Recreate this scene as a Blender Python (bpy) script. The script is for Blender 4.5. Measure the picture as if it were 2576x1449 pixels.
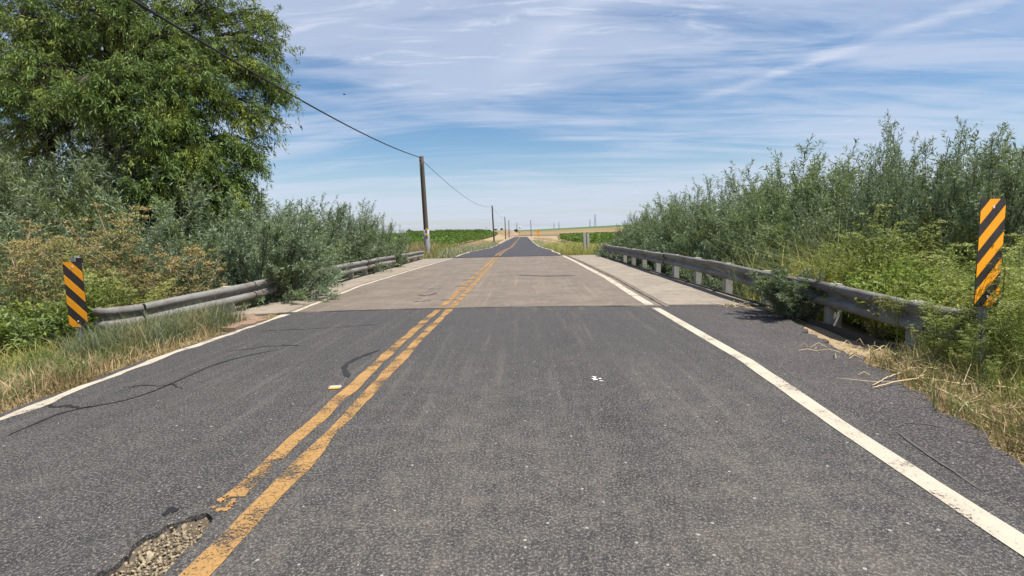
import bpy, bmesh, math, random
import numpy as np
from mathutils import Matrix, Vector
from mathutils.geometry import tessellate_polygon

for o in list(bpy.data.objects): bpy.data.objects.remove(o)
SC = bpy.context.scene
COL = SC.collection
R = math.radians

# ------------------------------------------------------------------ camera
FPX, CX, CY, CAMH = 1329.0, 1288.0, 724.5, 1.3          # in 2576-px-wide picture units
def _n(v): return v / np.linalg.norm(v)
_dy = _n(np.array([1318 - CX, CY - 585, -FPX]))
_e = np.array([math.cos(R(1.4)), math.sin(R(1.4)), 0])
_z = _n(np.cross(_e, _dy)); _x = np.cross(_dy, _z)
CAM = np.array([_x, _dy, _z])
cam = bpy.data.cameras.new('camera'); cam_o = bpy.data.objects.new('camera', cam); COL.objects.link(cam_o)
cam.sensor_width = 36; cam.lens = FPX / 2576 * 36; cam.clip_start = 0.05; cam.clip_end = 9000
cam_o.matrix_world = Matrix.Translation((0, 0, CAMH)) @ Matrix(CAM.tolist()).to_4x4()
SC.camera = cam_o
def ray(px, py): return CAM @ np.array([px - CX, CY - py, -FPX])
def gp(px, py, z=0.0):
    r = ray(px, py); t = (z - CAMH) / r[2]; return float(r[0] * t), float(r[1] * t)
def at(px, py, Y):
    r = ray(px, py); return np.array([r[0] * Y / r[1], Y, r[2] * Y / r[1] + CAMH])

# ------------------------------------------------------------------ exposure, sky, sun
SC.view_settings.view_transform = 'Standard'; SC.view_settings.look = 'None'
SC.view_settings.exposure = 0.80; SC.view_settings.gamma = 1.0
SC.view_settings.use_curve_mapping = False
SUN_EL, SUN_AZ = 64.0, 112.0                             # azimuth clockwise from +Y (the road's direction)
sd = Vector((math.sin(R(SUN_AZ)) * math.cos(R(SUN_EL)), math.cos(R(SUN_AZ)) * math.cos(R(SUN_EL)), math.sin(R(SUN_EL))))
sl = bpy.data.lights.new('sun', 'SUN'); sl.energy = 5.0; sl.angle = R(0.55); sl.color = (1, 0.945, 0.87)
so = bpy.data.objects.new('sun', sl); COL.objects.link(so)
so.rotation_euler = sd.to_track_quat('Z', 'Y').to_euler(); so.location = (20, -10, 30)

W = bpy.data.worlds.new('World'); SC.world = W; W.use_nodes = True
class G:
    """small node-graph helper"""
    def __init__(s, tree): s.t = tree; s.n = tree.nodes; s.l = tree.links
    def node(s, typ, **kw):
        n = s.n.new(typ)
        for k, v in kw.items(): setattr(n, k, v)
        return n
    def put(s, sock, v):
        if isinstance(v, bpy.types.NodeSocket): s.l.new(v, sock)
        elif v is not None: sock.default_value = v
    def math(s, op, a, b=None, c=None, clamp=False):
        n = s.node('ShaderNodeMath', operation=op, use_clamp=clamp)
        for i, v in enumerate((a, b, c)):
            if v is not None: s.put(n.inputs[i], v)
        return n.outputs[0]
    def mix(s, f, a, b, mode='MIX'):
        n = s.node('ShaderNodeMix', data_type='RGBA', blend_type=mode)
        s.put(n.inputs[0], f)
        for i, v in ((6, a), (7, b)):
            if isinstance(v, tuple) and len(v) == 3: v = (*v, 1)
            s.put(n.inputs[i], v)
        return n.outputs[2]
    def noise(s, vec, scale, detail=2, rough=0.5, dist=0, out=0):
        n = s.node('ShaderNodeTexNoise'); s.put(n.inputs['Vector'], vec)
        n.inputs['Scale'].default_value = scale; n.inputs['Detail'].default_value = detail
        n.inputs['Roughness'].default_value = rough; n.inputs['Distortion'].default_value = dist
        return n.outputs[out]
    def voro(s, vec, scale, feature='F1', out=0, rnd=1.0):
        n = s.node('ShaderNodeTexVoronoi', feature=feature); s.put(n.inputs['Vector'], vec)
        n.inputs['Scale'].default_value = scale; n.inputs['Randomness'].default_value = rnd
        return n.outputs[out]
    def mapr(s, v, a, b, c=0.0, d=1.0, smooth=True):
        n = s.node('ShaderNodeMapRange', interpolation_type='SMOOTHSTEP' if smooth else 'LINEAR'); s.put(n.inputs[0], v)
        for i, q in enumerate((a, b, c, d)): n.inputs[i + 1].default_value = q
        return n.outputs[0]
    def scale(s, vec, sc, rot=(0, 0, 0), loc=(0, 0, 0)):
        n = s.node('ShaderNodeMapping'); s.put(n.inputs[0], vec)
        n.inputs['Scale'].default_value = sc; n.inputs['Rotation'].default_value = rot; n.inputs['Location'].default_value = loc
        return n.outputs[0]

def build_world():
    g = G(W.node_tree); g.n.clear()
    out = g.node('ShaderNodeOutputWorld'); bg = g.node('ShaderNodeBackground'); bg.inputs[1].default_value = 0.084
    g.l.new(bg.outputs[0], out.inputs[0])
    sky = g.node('ShaderNodeTexSky', sky_type='NISHITA'); sky.sun_disc = False
    sky.sun_elevation = R(SUN_EL); sky.sun_rotation = R(SUN_AZ); sky.air_density = 1.0; sky.dust_density = 0.6; sky.ozone_density = 2.2
    tc = g.node('ShaderNodeTexCoord'); sep = g.node('ShaderNodeSeparateXYZ'); g.l.new(tc.outputs['Generated'], sep.inputs[0])
    x, y, z = sep.outputs
    zz = g.math('ADD', g.math('MAXIMUM', z, 0.0), 0.10)
    cmb = g.node('ShaderNodeCombineXYZ')
    g.put(cmb.inputs[0], g.math('DIVIDE', x, zz)); g.put(cmb.inputs[1], g.math('DIVIDE', y, zz))
    p = cmb.outputs[0]
    # thin veil of cirrus: broad sheets, fine streaks, small wisps
    broad = g.noise(g.scale(p, (0.38, 0.62, 1), (0, 0, R(12)), (3.2, 1.1, 0)), 1.0, 4, 0.55, 0.5)
    streak = g.noise(g.scale(p, (0.55, 2.6, 1), (0, 0, R(14)), (7.3, 0.4, 0)), 1.0, 5, 0.62, 0.7)
    fine = g.noise(g.scale(p, (1.7, 6.0, 1), (0, 0, R(-24)), (1.0, 5.4, 0)), 1.0, 5, 0.64, 1.2)
    veil = g.mapr(g.math('ADD', g.math('MULTIPLY', broad, 0.52), g.math('MULTIPLY', streak, 0.48)), 0.385, 0.575)
    wisp = g.math('MULTIPLY', g.mapr(fine, 0.50, 0.78), g.mapr(broad, 0.45, 0.62))
    cov = g.math('ADD', g.math('MULTIPLY', veil, 0.66), g.math('MULTIPLY', wisp, 0.62))
    # contrails, spread by wind: soft bands along straight lines in the cloud layer
    def pl(px, py):
        d = ray(px, py); d = d / np.linalg.norm(d); q = max(d[2], 0) + 0.10; return d[0] / q, d[1] / q
    for (a, b, w, k) in (((1840, 225), (2500, 0), 0.042, 0.44), ((1300, 160), (1490, -10), 0.07, 0.22)):
        (ax, ay), (bx, by) = pl(*a), pl(*b); L = math.hypot(bx - ax, by - ay); tx, ty = (bx - ax) / L, (by - ay) / L
        wob = g.math('MULTIPLY', g.math('SUBTRACT', g.noise(p, 4.0, 3, 0.65), 0.5), 0.16)
        rx = g.math('SUBTRACT', cmb.inputs[0].links[0].from_socket, ax); ry = g.math('SUBTRACT', cmb.inputs[1].links[0].from_socket, ay)
        dist = g.math('ABSOLUTE', g.math('ADD', wob, g.math('SUBTRACT', g.math('MULTIPLY', rx, ty), g.math('MULTIPLY', ry, tx))))
        along = g.math('ADD', g.math('MULTIPLY', rx, tx), g.math('MULTIPLY', ry, ty))
        band = g.math('MULTIPLY', g.mapr(dist, 0.0, w * 2.2, 1, 0), g.mapr(along, -0.35, 0.1))
        cov = g.math('ADD', cov, g.math('MULTIPLY', g.math('MULTIPLY', band, k), g.mapr(fine, 0.3, 0.65, 0.5, 1)))
    # water vapour low over the horizon, thinning upwards
    cov = g.math('MINIMUM', cov, 0.93)
    low = g.mapr(z, 0.0, 0.17, 0.60, 0.0)
    hs = g.node('ShaderNodeHueSaturation'); hs.inputs['Saturation'].default_value = 1.22; hs.inputs['Value'].default_value = 0.86; g.l.new(sky.outputs[0], hs.inputs['Color'])
    c = g.mix(low, hs.outputs[0], (4.0, 4.5, 5.6))
    c = g.mix(cov, c, (4.4, 4.9, 6.0))
    g.l.new(c, bg.inputs[0])
build_world()

# ------------------------------------------------------------------ materials
def mat(name):
    m = bpy.data.materials.new(name); m.use_nodes = True; g = G(m.node_tree); g.n.clear()
    out = g.node('ShaderNodeOutputMaterial'); b = g.node('ShaderNodeBsdfPrincipled'); g.l.new(b.outputs[0], out.inputs[0])
    b.inputs['Specular IOR Level'].default_value = 0.3
    tc = g.node('ShaderNodeTexCoord')
    return m, g, b, tc.outputs['Object'], out
def bump(g, b, h, strength, dist=0.01):
    n = g.node('ShaderNodeBump'); n.inputs['Strength'].default_value = strength; n.inputs['Distance'].default_value = dist
    g.put(n.inputs['Height'], h); g.l.new(n.outputs[0], b.inputs['Normal'])
def world_pos(g): return g.node('ShaderNodeNewGeometry').outputs['Position']

def leaf_mat(name, c1, c2, c3=None, transl=0.32, rough=0.55, spec=0.25):
    m, g, b, oc, out = mat(name)
    geo = g.node('ShaderNodeNewGeometry'); oi = g.node('ShaderNodeObjectInfo')
    ri = geo.outputs['Random Per Island']
    col = g.mix(ri, c1, c2)
    if c3: col = g.mix(g.mapr(g.noise(geo.outputs['Position'], 1.3, 2), 0.5, 0.68), col, c3)
    v = g.math('ADD', g.math('MULTIPLY', oi.outputs['Random'], 0.46), 0.77)
    hs = g.node('ShaderNodeHueSaturation'); g.put(hs.inputs['Value'], v); g.put(hs.inputs['Color'], col)
    hs.inputs['Hue'].default_value = 0.5
    col = hs.outputs[0]
    g.put(b.inputs['Base Color'], col); b.inputs['Roughness'].default_value = rough; b.inputs['Specular IOR Level'].default_value = spec
    t = g.node('ShaderNodeBsdfTranslucent'); g.put(t.inputs[0], g.mix(0.5, col, (0.30, 0.38, 0.06), 'MIX'))
    mx = g.node('ShaderNodeMixShader'); mx.inputs[0].default_value = transl
    g.l.new(b.outputs[0], mx.inputs[1]); g.l.new(t.outputs[0], mx.inputs[2]); g.l.new(mx.outputs[0], out.inputs[0])
    return m

def asphalt_mat(name, base, light, lightmask=True, speck=1.0, rough=0.85):
    m, g, b, oc, out = mat(name)
    p = world_pos(g)
    n1 = g.noise(p, 0.55, 4, 0.6); n2 = g.noise(p, 5, 4, 0.65); n3 = g.noise(p, 75, 3, 0.75); n4 = g.noise(p, 230, 2, 0.7)
    sep = g.node('ShaderNodeSeparateXYZ'); g.l.new(p, sep.inputs[0])
    worn = g.mapr(n1, 0.40, 0.66, 0.0, 1.0)
    if lightmask:                                                    # binder worn off towards the near, most travelled end
        wv = g.math('ADD', sep.outputs[0], g.math('MULTIPLY', n1, 0.5))
        track = g.math('ADD', g.mapr(g.math('ABSOLUTE', g.math('SUBTRACT', wv, 1.35)), 0, .55, 1, 0), g.mapr(g.math('ABSOLUTE', g.math('SUBTRACT', wv, -.25)), 0, .5, 1, 0))
        track = g.math('ADD', track, g.mapr(g.math('ABSOLUTE', g.math('SUBTRACT', wv, -2.4)), 0, .6, .8, 0))
        worn = g.math('MULTIPLY', g.math('ADD', g.math('ADD', g.mapr(n1, 0.38, 0.64, 0, .30), g.math('ADD', g.mapr(n2, .42, .62, 0, .25), g.mapr(g.noise(p, 19, 4, .7), .4, .62, 0, .40))), g.math('MULTIPLY', track, .24)), g.math('MULTIPLY', g.mapr(sep.outputs[1], 1.4, 6.5, 1.0, 0.12), g.mapr(sep.outputs[0], -1.6, -1.2, .60, 1.0)))
    col = g.mix(worn, base, light)
    col = g.mix(g.mapr(n2, 0.3, 0.72), g.mix(0.30, col, (0.012, 0.012, 0.013)), col)
    if lightmask:                                                    # rubbed streaks along the lanes, oil drips between the wheels
        st = g.noise(g.scale(p, (9, 0.35, 1)), 1.0, 4, 0.65)
        col = g.mix(g.mapr(st, .50, .72, 0, .42), col, (0.105, 0.092, 0.078)); col = g.mix(g.mapr(st, .28, .46, .38, 0), col, (0.014, 0.014, 0.015))
        oil = g.math('MULTIPLY', g.mapr(g.math('ABSOLUTE', g.math('SUBTRACT', sep.outputs[0], 0.55)), 0, .5, 1, 0), g.mapr(g.noise(g.scale(p, (2.2, .9, 1)), 1.0, 5, .7), .47, .66, 0, .6))
        col = g.mix(oil, col, (0.012, 0.012, 0.012))
    agg = g.math('ADD', g.math('MULTIPLY', g.mapr(n3, 0.3, 0.7), 0.62), g.math('MULTIPLY', g.mapr(n4, 0.3, 0.7), 0.38))
    col = g.mix(g.math('MULTIPLY', g.mapr(agg, 0.50, 0.95), 0.75 * speck), col, (0.25, 0.235, 0.21))
    col = g.mix(g.math('MULTIPLY', g.mapr(agg, 0.02, 0.48, 1, 0), 0.62 * speck), col, (0.014, 0.014, 0.016))
    # loose pale stones caught in the surface
    vd = g.voro(p, 11.0); vc = g.voro(p, 11.0, out=1); sv = g.node('ShaderNodeSeparateColor'); g.l.new(vc, sv.inputs[0])
    chip = g.math('MULTIPLY', g.math('LESS_THAN', vd, 0.085), g.math('GREATER_THAN', sv.outputs[0], 0.66))
    col = g.mix(g.math('MULTIPLY', chip, 0.42 * speck), col, (0.55, 0.54, 0.50))
    g.put(b.inputs['Base Color'], col); b.inputs['Roughness'].default_value = rough
    bump(g, b, g.math('ADD', agg, g.math('MULTIPLY', n2, 0.4)), 0.55, 0.006)
    return m

def concrete_mat(name, base, dark, streaks, pale):
    m, g, b, oc, out = mat(name)
    p = world_pos(g)
    s1 = g.noise(g.scale(p, (1.6, 0.05, 1)), 1.0, 4, 0.6); s2 = g.noise(g.scale(p, (9, 0.12, 1)), 1.0, 4, 0.7)
    n1 = g.noise(p, 1.1, 5, 0.65); n2 = g.noise(p, 45, 4, 0.75); n3 = g.noise(g.scale(p, (1.2, 4.5, 1)), 1.0, 5, 0.7, 0.8)
    col = g.mix(g.mapr(n1, 0.32, 0.7), dark, base)
    col = g.mix(g.math('MULTIPLY', g.mapr(s1, 0.45, 0.7), streaks), col, dark)
    col = g.mix(g.math('MULTIPLY', g.mapr(s2, 0.55, 0.75), streaks * 0.9), col, pale)
    col = g.mix(g.math('MULTIPLY', g.mapr(n3, 0.50, 0.70), 0.55), col, (0.085, 0.075, 0.065))
    n4 = g.noise(g.scale(p, (7, 3.2, 1)), 1.0, 5, 0.75)
    col = g.mix(g.math('MULTIPLY', g.mapr(n4, 0.52, 0.70), 0.45), col, pale)
    col = g.mix(g.math('MULTIPLY', g.mapr(n4, 0.30, 0.46, 1, 0), 0.40), col, (0.07, 0.06, 0.05))
    col = g.mix(g.math('MULTIPLY', g.mapr(n2, 0.5, 0.8), 0.4), col, pale)
    col = g.mix(g.math('MULTIPLY', g.mapr(n2, 0.2, 0.45, 1, 0), 0.35), col, (0.06, 0.055, 0.05))
    g.put(b.inputs['Base Color'], col); b.inputs['Roughness'].default_value = 0.9
    bump(g, b, n2, 0.3, 0.004)
    return m

def paint_mat(name, col, dirt, wear, crackscale=None, crackw=0.05):
    m, g, b, oc, out = mat(name)
    p = world_pos(g)
    n = g.noise(p, 3.0, 5, 0.7); n2 = g.noise(p, 60, 3, 0.7); n3 = g.noise(p, 180, 2, 0.7)
    c = g.mix(g.mapr(n, 0.3, 0.7), col, g.mix(0.35, col, dirt))
    c = g.mix(g.math('MULTIPLY', g.mapr(n2, 0.5, 0.8), 0.35), c, dirt)
    g.put(b.inputs['Base Color'], c); b.inputs['Roughness'].default_value = 0.75
    gone = g.mapr(g.math('ADD', g.math('MULTIPLY', n, 0.45), g.math('ADD', g.math('MULTIPLY', n2, 0.35), g.math('MULTIPLY', n3, 0.2))), wear, wear + 0.05)
    if crackscale:
        pd = g.math('LESS_THAN', g.voro(g.scale(p, (1, 0.75, 1)), crackscale, 'DISTANCE_TO_EDGE'), crackw)
        gone = g.math('MAXIMUM', gone, g.math('MULTIPLY', pd, g.mapr(g.noise(p, 1.1, 3, .6), .44, .56)))
    tr = g.node('ShaderNodeBsdfTransparent'); mx = g.node('ShaderNodeMixShader')
    g.put(mx.inputs[0], gone); g.l.new(b.outputs[0], mx.inputs[1]); g.l.new(tr.outputs[0], mx.inputs[2]); g.l.new(mx.outputs[0], out.inputs[0])
    return m

def plain_mat(name, col, rough=0.7, metal=0.0, var=0.25, nscale=12, dirt=(0.08, 0.07, 0.055), grain=None, spec=0.3):
    m, g, b, oc, out = mat(name)
    v = g.scale(oc, grain) if grain else oc
    n = g.noise(v, nscale, 5, 0.65); n2 = g.noise(v, nscale * 7, 3, 0.7)
    c = g.mix(g.math('MULTIPLY', g.mapr(n, 0.38, 0.72), var), col, dirt)
    c = g.mix(g.math('MULTIPLY', g.mapr(n2, 0.5, 0.8), var * 0.6), c, dirt)
    g.put(b.inputs['Base Color'], c); b.inputs['Roughness'].default_value = rough; b.inputs['Metallic'].default_value = metal
    b.inputs['Specular IOR Level'].default_value = spec
    bump(g, b, n2, 0.2, 0.003)
    return m

def ground_mat():
    m, g, b, oc, out = mat('ground_soil')
    p = world_pos(g); sep = g.node('ShaderNodeSeparateXYZ'); g.l.new(p, sep.inputs[0])
    n1 = g.noise(p, 0.5, 6, 0.65); n2 = g.noise(p, 6, 5, 0.7); n3 = g.noise(p, 60, 3, 0.75)
    soil = g.mix(g.mapr(n2, 0.3, 0.7), (0.20, 0.135, 0.088), (0.34, 0.245, 0.165))
    straw = g.mix(g.mapr(n3, 0.3, 0.7), (0.23, 0.175, 0.095), (0.34, 0.27, 0.155))
    c = g.mix(g.mapr(n1, 0.42, 0.58), soil, straw)
    c = g.mix(g.math('MULTIPLY', g.mapr(g.noise(p, 1.7, 5, .7), 0.52, 0.66), 0.6), c, (0.085, 0.10, 0.035))
    c = g.mix(g.math('MULTIPLY', g.mapr(n3, 0.55, 0.8), 0.4), c, (0.08, 0.06, 0.045))
    # fields beyond the junction: mown stubble with a planted strip along the crest
    fld = g.mix(g.mapr(g.noise(g.scale(p, (0.004, 0.05, 1)), 1.0, 4, .6), .35, .65), (0.165, 0.110, 0.055), (0.225, 0.165, 0.082))
    fld = g.mix(g.mapr(g.noise(g.scale(p, (0.02, 0.03, 1)), 1.0, 4, .6), .5, .7, 0, .6), fld, (0.13, 0.125, 0.05))
    far = g.mapr(sep.outputs[1], 225, 285)
    c = g.mix(far, c, fld)
    crop = g.math('MULTIPLY', g.mapr(g.math('ADD', sep.outputs[1], g.math('MULTIPLY', g.noise(p, .02, 2), 10)), 385, 390), g.mapr(sep.outputs[0], -10, -4))
    c = g.mix(crop, c, (0.055, 0.105, 0.03))
    g.put(b.inputs['Base Color'], c); b.inputs['Roughness'].default_value = 0.95
    bump(g, b, g.math('ADD', n2, g.math('MULTIPLY', n3, 0.5)), 0.7, 0.03)
    return m

M = {
 'asphalt': asphalt_mat('worn_asphalt', (0.031, 0.0305, 0.032), (0.100, 0.088, 0.075)),
 'asphalt_shoulder': asphalt_mat('shoulder_asphalt', (0.035, 0.030, 0.032), (0.056, 0.048, 0.048), False),
 'asphalt_far': asphalt_mat('new_asphalt', (0.038, 0.036, 0.043), (0.047, 0.044, 0.052), False, 0.35),
 'deck': concrete_mat('bridge_concrete', (0.165, 0.134, 0.104), (0.118, 0.096, 0.076), 0.6, (0.24, 0.204, 0.164)),
 'deck_edge': concrete_mat('pale_bridge_concrete', (0.25, 0.212, 0.165), (0.195, 0.165, 0.13), 0.12, (0.31, 0.275, 0.225)),
 'tar': plain_mat('crack_sealant', (0.016, 0.016, 0.018), 0.55, 0, .2, 9),
 'joint': plain_mat('joint_filler', (0.02, 0.018, 0.018), 0.8, 0, .3, 9),
 'yellow': paint_mat('yellow_road_paint', (0.315, 0.180, 0.062), (0.15, 0.108, 0.066), 0.505, 24, 0.016),
 'white': paint_mat('white_road_paint', (0.41, 0.365, 0.29), (0.22, 0.185, 0.145), 0.545),
 'ground': ground_mat(),
 'steel': plain_mat('weathered_galvanised_steel', (0.18, 0.18, 0.17), 0.7, 0.0, .85, 5, (0.085, 0.060, 0.040), (1, .35, 1)),
 'post': plain_mat('weathered_timber', (0.43, 0.42, 0.37), 0.85, 0, .5, 6, (0.10, 0.095, 0.075), (6, 6, .6)),
 'dark_timber': plain_mat('dark_timber', (0.05, 0.045, 0.038), 0.9, 0, .4, 6),
 'pole': plain_mat('utility_pole_timber', (0.095, 0.078, 0.06), 0.9, 0, .6, 5, (0.03, 0.026, 0.022), (8, 8, .35)),
 'pole_guard': plain_mat('grey_pole_guard', (0.32, 0.32, 0.34), 0.7, 0, .4, 5),
 'black': plain_mat('black_sheeting', (0.014, 0.014, 0.016), 0.4, 0, .12, 14, (0.12, 0.11, 0.10)),
 'amber': plain_mat('amber_sheeting', (0.88, 0.345, 0.004), 0.45, 0, .16, 8, (0.45, 0.17, 0.01)),
 'sign_yellow': plain_mat('yellow_sheeting', (0.86, 0.44, 0.02), 0.5, 0, .1, 8),
 'sign_orange': plain_mat('orange_sheeting', (0.78, 0.30, 0.02), 0.5, 0, .1, 8),
 'wire': plain_mat('black_cable', (0.012, 0.012, 0.013), 0.6, 0, .1),
 'galv': plain_mat('galvanised_post', (0.20, 0.215, 0.21), 0.55, 0.3, .4, 7),
 'bark': plain_mat('willow_bark', (0.060, 0.048, 0.037), 0.95, 0, .6, 5, (0.02, 0.017, 0.014), (5, 5, .8)),
 'twig': plain_mat('shrub_stem', (0.12, 0.10, 0.06), 0.9, 0, .4),
 'dead_stem': plain_mat('dead_weed_stem', (0.27, 0.21, 0.12), 0.9, 0, .4, 9, (0.12, 0.09, 0.05)),
 'straw': plain_mat('dry_stalk', (0.50, 0.40, 0.22), 0.85, 0, .3, 9, (0.22, 0.15, 0.08)),
 'willow_tree': leaf_mat('tree_willow_leaf', (0.018, 0.040, 0.010), (0.135, 0.205, 0.042), (0.175, 0.215, 0.034), 0.20),
 'willow': leaf_mat('shrub_willow_leaf', (0.052, 0.086, 0.050), (0.300, 0.370, 0.245), (0.150, 0.200, 0.095), 0.24, .45, .4),
 'willow_g': leaf_mat('shrub_willow_leaf_green', (0.046, 0.080, 0.036), (0.270, 0.340, 0.185), (0.165, 0.205, 0.075), 0.26, .45, .4),
 'weed_g': leaf_mat('green_weed_leaf', (0.105, 0.165, 0.030), (0.235, 0.290, 0.060), (0.30, 0.30, 0.07), 0.35),
 'umbel_g': leaf_mat('green_umbel', (0.27, 0.32, 0.08), (0.46, 0.47, 0.20), None, 0.3),
 'weed_b': leaf_mat('dried_weed_leaf', (0.130, 0.125, 0.048), (0.24, 0.205, 0.085), (0.11, 0.135, 0.045), 0.25),
 'umbel_b': leaf_mat('dried_umbel', (0.22, 0.160, 0.062), (0.41, 0.31, 0.13), (0.27, 0.25, 0.085), 0.2),
 'stem_g': plain_mat('green_stem', (0.20, 0.225, 0.075), 0.7, 0, .3),
 'grass_g': leaf_mat('green_grass', (0.075, 0.12, 0.04), (0.17, 0.22, 0.085), (0.13, 0.17, 0.05), 0.3),
 'grass_y': leaf_mat('yellow_green_grass', (0.17, 0.185, 0.05), (0.33, 0.325, 0.10), (0.38, 0.32, 0.12), 0.3),
 'grass_d': leaf_mat('dry_grass', (0.27, 0.19, 0.10), (0.53, 0.41, 0.23), (0.23, 0.17, 0.085), 0.25),
 'grass_bg': leaf_mat('blue_green_grass', (0.095, 0.118, 0.060), (0.215, 0.235, 0.135), (0.24, 0.21, 0.11), 0.25),
 'scrape': plain_mat('pale_scrape', (0.075, 0.072, 0.068), 0.9, 0, .6, 30),
 'grass_s': leaf_mat('pale_sage_grass', (0.19, 0.21, 0.12), (0.34, 0.35, 0.22), (0.36, 0.33, 0.18), 0.25),
 'vine': leaf_mat('vine_leaf', (0.035, 0.085, 0.012), (0.085, 0.165, 0.028), None, 0.3),
 'far_leaf': leaf_mat('distant_tree_leaf', (0.035, 0.065, 0.022), (0.07, 0.11, 0.035), None, 0.25),
 'stone': leaf_mat('crushed_stone', (0.055, 0.043, 0.030), (0.29, 0.235, 0.155), None, 0.0, 0.9),
 'chip': plain_mat('white_chips', (0.62, 0.61, 0.57), 0.8, 0, .2),
 'bed': plain_mat('gravel_fines', (0.085, 0.066, 0.045), 0.95, 0, .6, 30),
 'pit': plain_mat('broken_asphalt', (0.022, 0.020, 0.018), 0.95, 0, .5, 20),
 'pylon': plain_mat('hazed_pale_steel', (0.34, 0.37, 0.42), 0.7, 0, .1),  # distance haze of the pylons put into the pale colour; reflector shares it
 'white_tank': plain_mat('white_tank_paint', (0.48, 0.50, 0.53), 0.6, 0, .1),
}

# ------------------------------------------------------------------ mesh helpers
class MB:
    def __init__(s): s.v = []; s.q = []; s.t = []; s.n = 0
    def add(s, v, q=None, t=None):
        v = np.asarray(v, float).reshape(-1, 3)
        if q is not None and len(q): s.q.append(np.asarray(q, int).reshape(-1, 4) + s.n)
        if t is not None and len(t): s.t.append(np.asarray(t, int).reshape(-1, 3) + s.n)
        s.v.append(v); s.n += len(v)
    def mesh(s, name, smooth=False):
        v = np.concatenate(s.v); q = np.concatenate(s.q) if s.q else np.zeros((0, 4), int); t = np.concatenate(s.t) if s.t else np.zeros((0, 3), int)
        me = bpy.data.meshes.new(name)
        me.vertices.add(len(v)); me.vertices.foreach_set('co', v.astype(np.float32).ravel())
        nl = len(q) * 4 + len(t) * 3; me.loops.add(nl); me.polygons.add(len(q) + len(t))
        me.loops.foreach_set('vertex_index', np.concatenate([q.ravel(), t.ravel()]).astype(np.int32))
        st = np.concatenate([np.arange(len(q)) * 4, len(q) * 4 + np.arange(len(t)) * 3]).astype(np.int32)
        me.polygons.foreach_set('loop_start', st)
        me.polygons.foreach_set('use_smooth', np.full(len(q) + len(t), bool(smooth)))
        me.update(calc_edges=True); me.validate()
        return me
    def build(s, name, m, parent=None, smooth=False): return link(name, s.mesh(name, smooth), m, parent)
def link(name, me, m=None, parent=None):
    o = bpy.data.objects.new(name, me); COL.objects.link(o)
    if m is not None and not me.materials: me.materials.append(M[m] if isinstance(m, str) else m)
    if parent is not None: o.parent = parent
    return o
def tag(o, label, cat, group=None, kind=None):
    if label: o['label'] = label
    if cat: o['category'] = cat
    if group: o['group'] = group
    if kind: o['kind'] = kind
    return o
def thing(name, label, cat, loc=(0, 0, 0), rz=0, group=None):
    o = bpy.data.objects.new(name, None); COL.objects.link(o); o.location = loc; o.rotation_euler = (0, 0, rz)
    return tag(o, label, cat, group)
def struct(o, label=None, cat=None): return tag(o, label, cat, kind='structure')
def dup(root, label=None):
    r = root.copy(); COL.objects.link(r)
    if label: r['label'] = label
    for ch in root.children:
        c = ch.copy(); COL.objects.link(c); c.parent = r
        for gch in ch.children:
            d = gch.copy(); COL.objects.link(d); d.parent = c
    return r
def box(mb, x0, x1, y0, y1, z0, z1):
    v = [(x, y, z) for x in (x0, x1) for y in (y0, y1) for z in (z0, z1)]
    mb.add(v, [(0, 1, 3, 2), (4, 6, 7, 5), (0, 4, 5, 1), (2, 3, 7, 6), (0, 2, 6, 4), (1, 5, 7, 3)])
def bevel_box(name, size, m, parent, loc, bev=0.01, rot=(0, 0, 0)):
    bm = bmesh.new(); bmesh.ops.create_cube(bm, size=1); bmesh.ops.scale(bm, vec=size, verts=bm.verts)
    bmesh.ops.bevel(bm, geom=bm.edges[:], offset=bev, segments=2, affect='EDGES')
    me = bpy.data.meshes.new(name); bm.to_mesh(me); bm.free()
    o = link(name, me, m, parent); o.location = loc; o.rotation_euler = rot; return o
def tube(mb, pts, rad, sides=6, cap=True):
    pts = np.asarray(pts, float); n = len(pts); rad = np.broadcast_to(np.asarray(rad, float), (n,))
    tg = np.gradient(pts, axis=0); tg /= np.linalg.norm(tg, axis=1)[:, None] + 1e-9
    up = np.array([0, 0, 1.0]) if abs(tg[0][2]) < 0.9 else np.array([1.0, 0, 0])
    a = np.cross(tg, up); a /= np.linalg.norm(a, axis=1)[:, None] + 1e-9; b = np.cross(tg, a)
    th = np.arange(sides) * 2 * math.pi / sides
    v = pts[:, None] + rad[:, None, None] * (np.cos(th)[None, :, None] * a[:, None] + np.sin(th)[None, :, None] * b[:, None])
    i = np.arange(n - 1)[:, None] * sides; j = np.arange(sides)[None]; k = (j + 1) % sides
    q = np.stack([i + j, i + k, i + sides + k, i + sides + j], -1).reshape(-1, 4)
    vv = v.reshape(-1, 3); t = []
    if cap:
        vv = np.concatenate([vv, pts[[0, -1]]]); e0, e1 = n * sides, n * sides + 1; L = (n - 1) * sides
        t = [(e0, (s + 1) % sides, s) for s in range(sides)] + [(e1, L + s, L + (s + 1) % sides) for s in range(sides)]
    mb.add(vv, q, t)
def unit(a): return a / (np.linalg.norm(a, axis=-1, keepdims=True) + 1e-9)
def leaves(mb, P, D, L, Wd, rng, droop=0.15):
    n = len(P); D = unit(D); S = unit(np.cross(D, rng.normal(size=(n, 3))))
    L = np.broadcast_to(L, (n,))[:, None]; Wd = np.broadcast_to(Wd, (n,))[:, None]
    mid = P + D * L * 0.45; tip = P + D * L; tip[:, 2] -= (L * droop)[:, 0]
    v = np.stack([P, mid + S * Wd / 2, tip, mid - S * Wd / 2], 1).reshape(-1, 3)
    mb.add(v, np.arange(n * 4).reshape(-1, 4))
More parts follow.
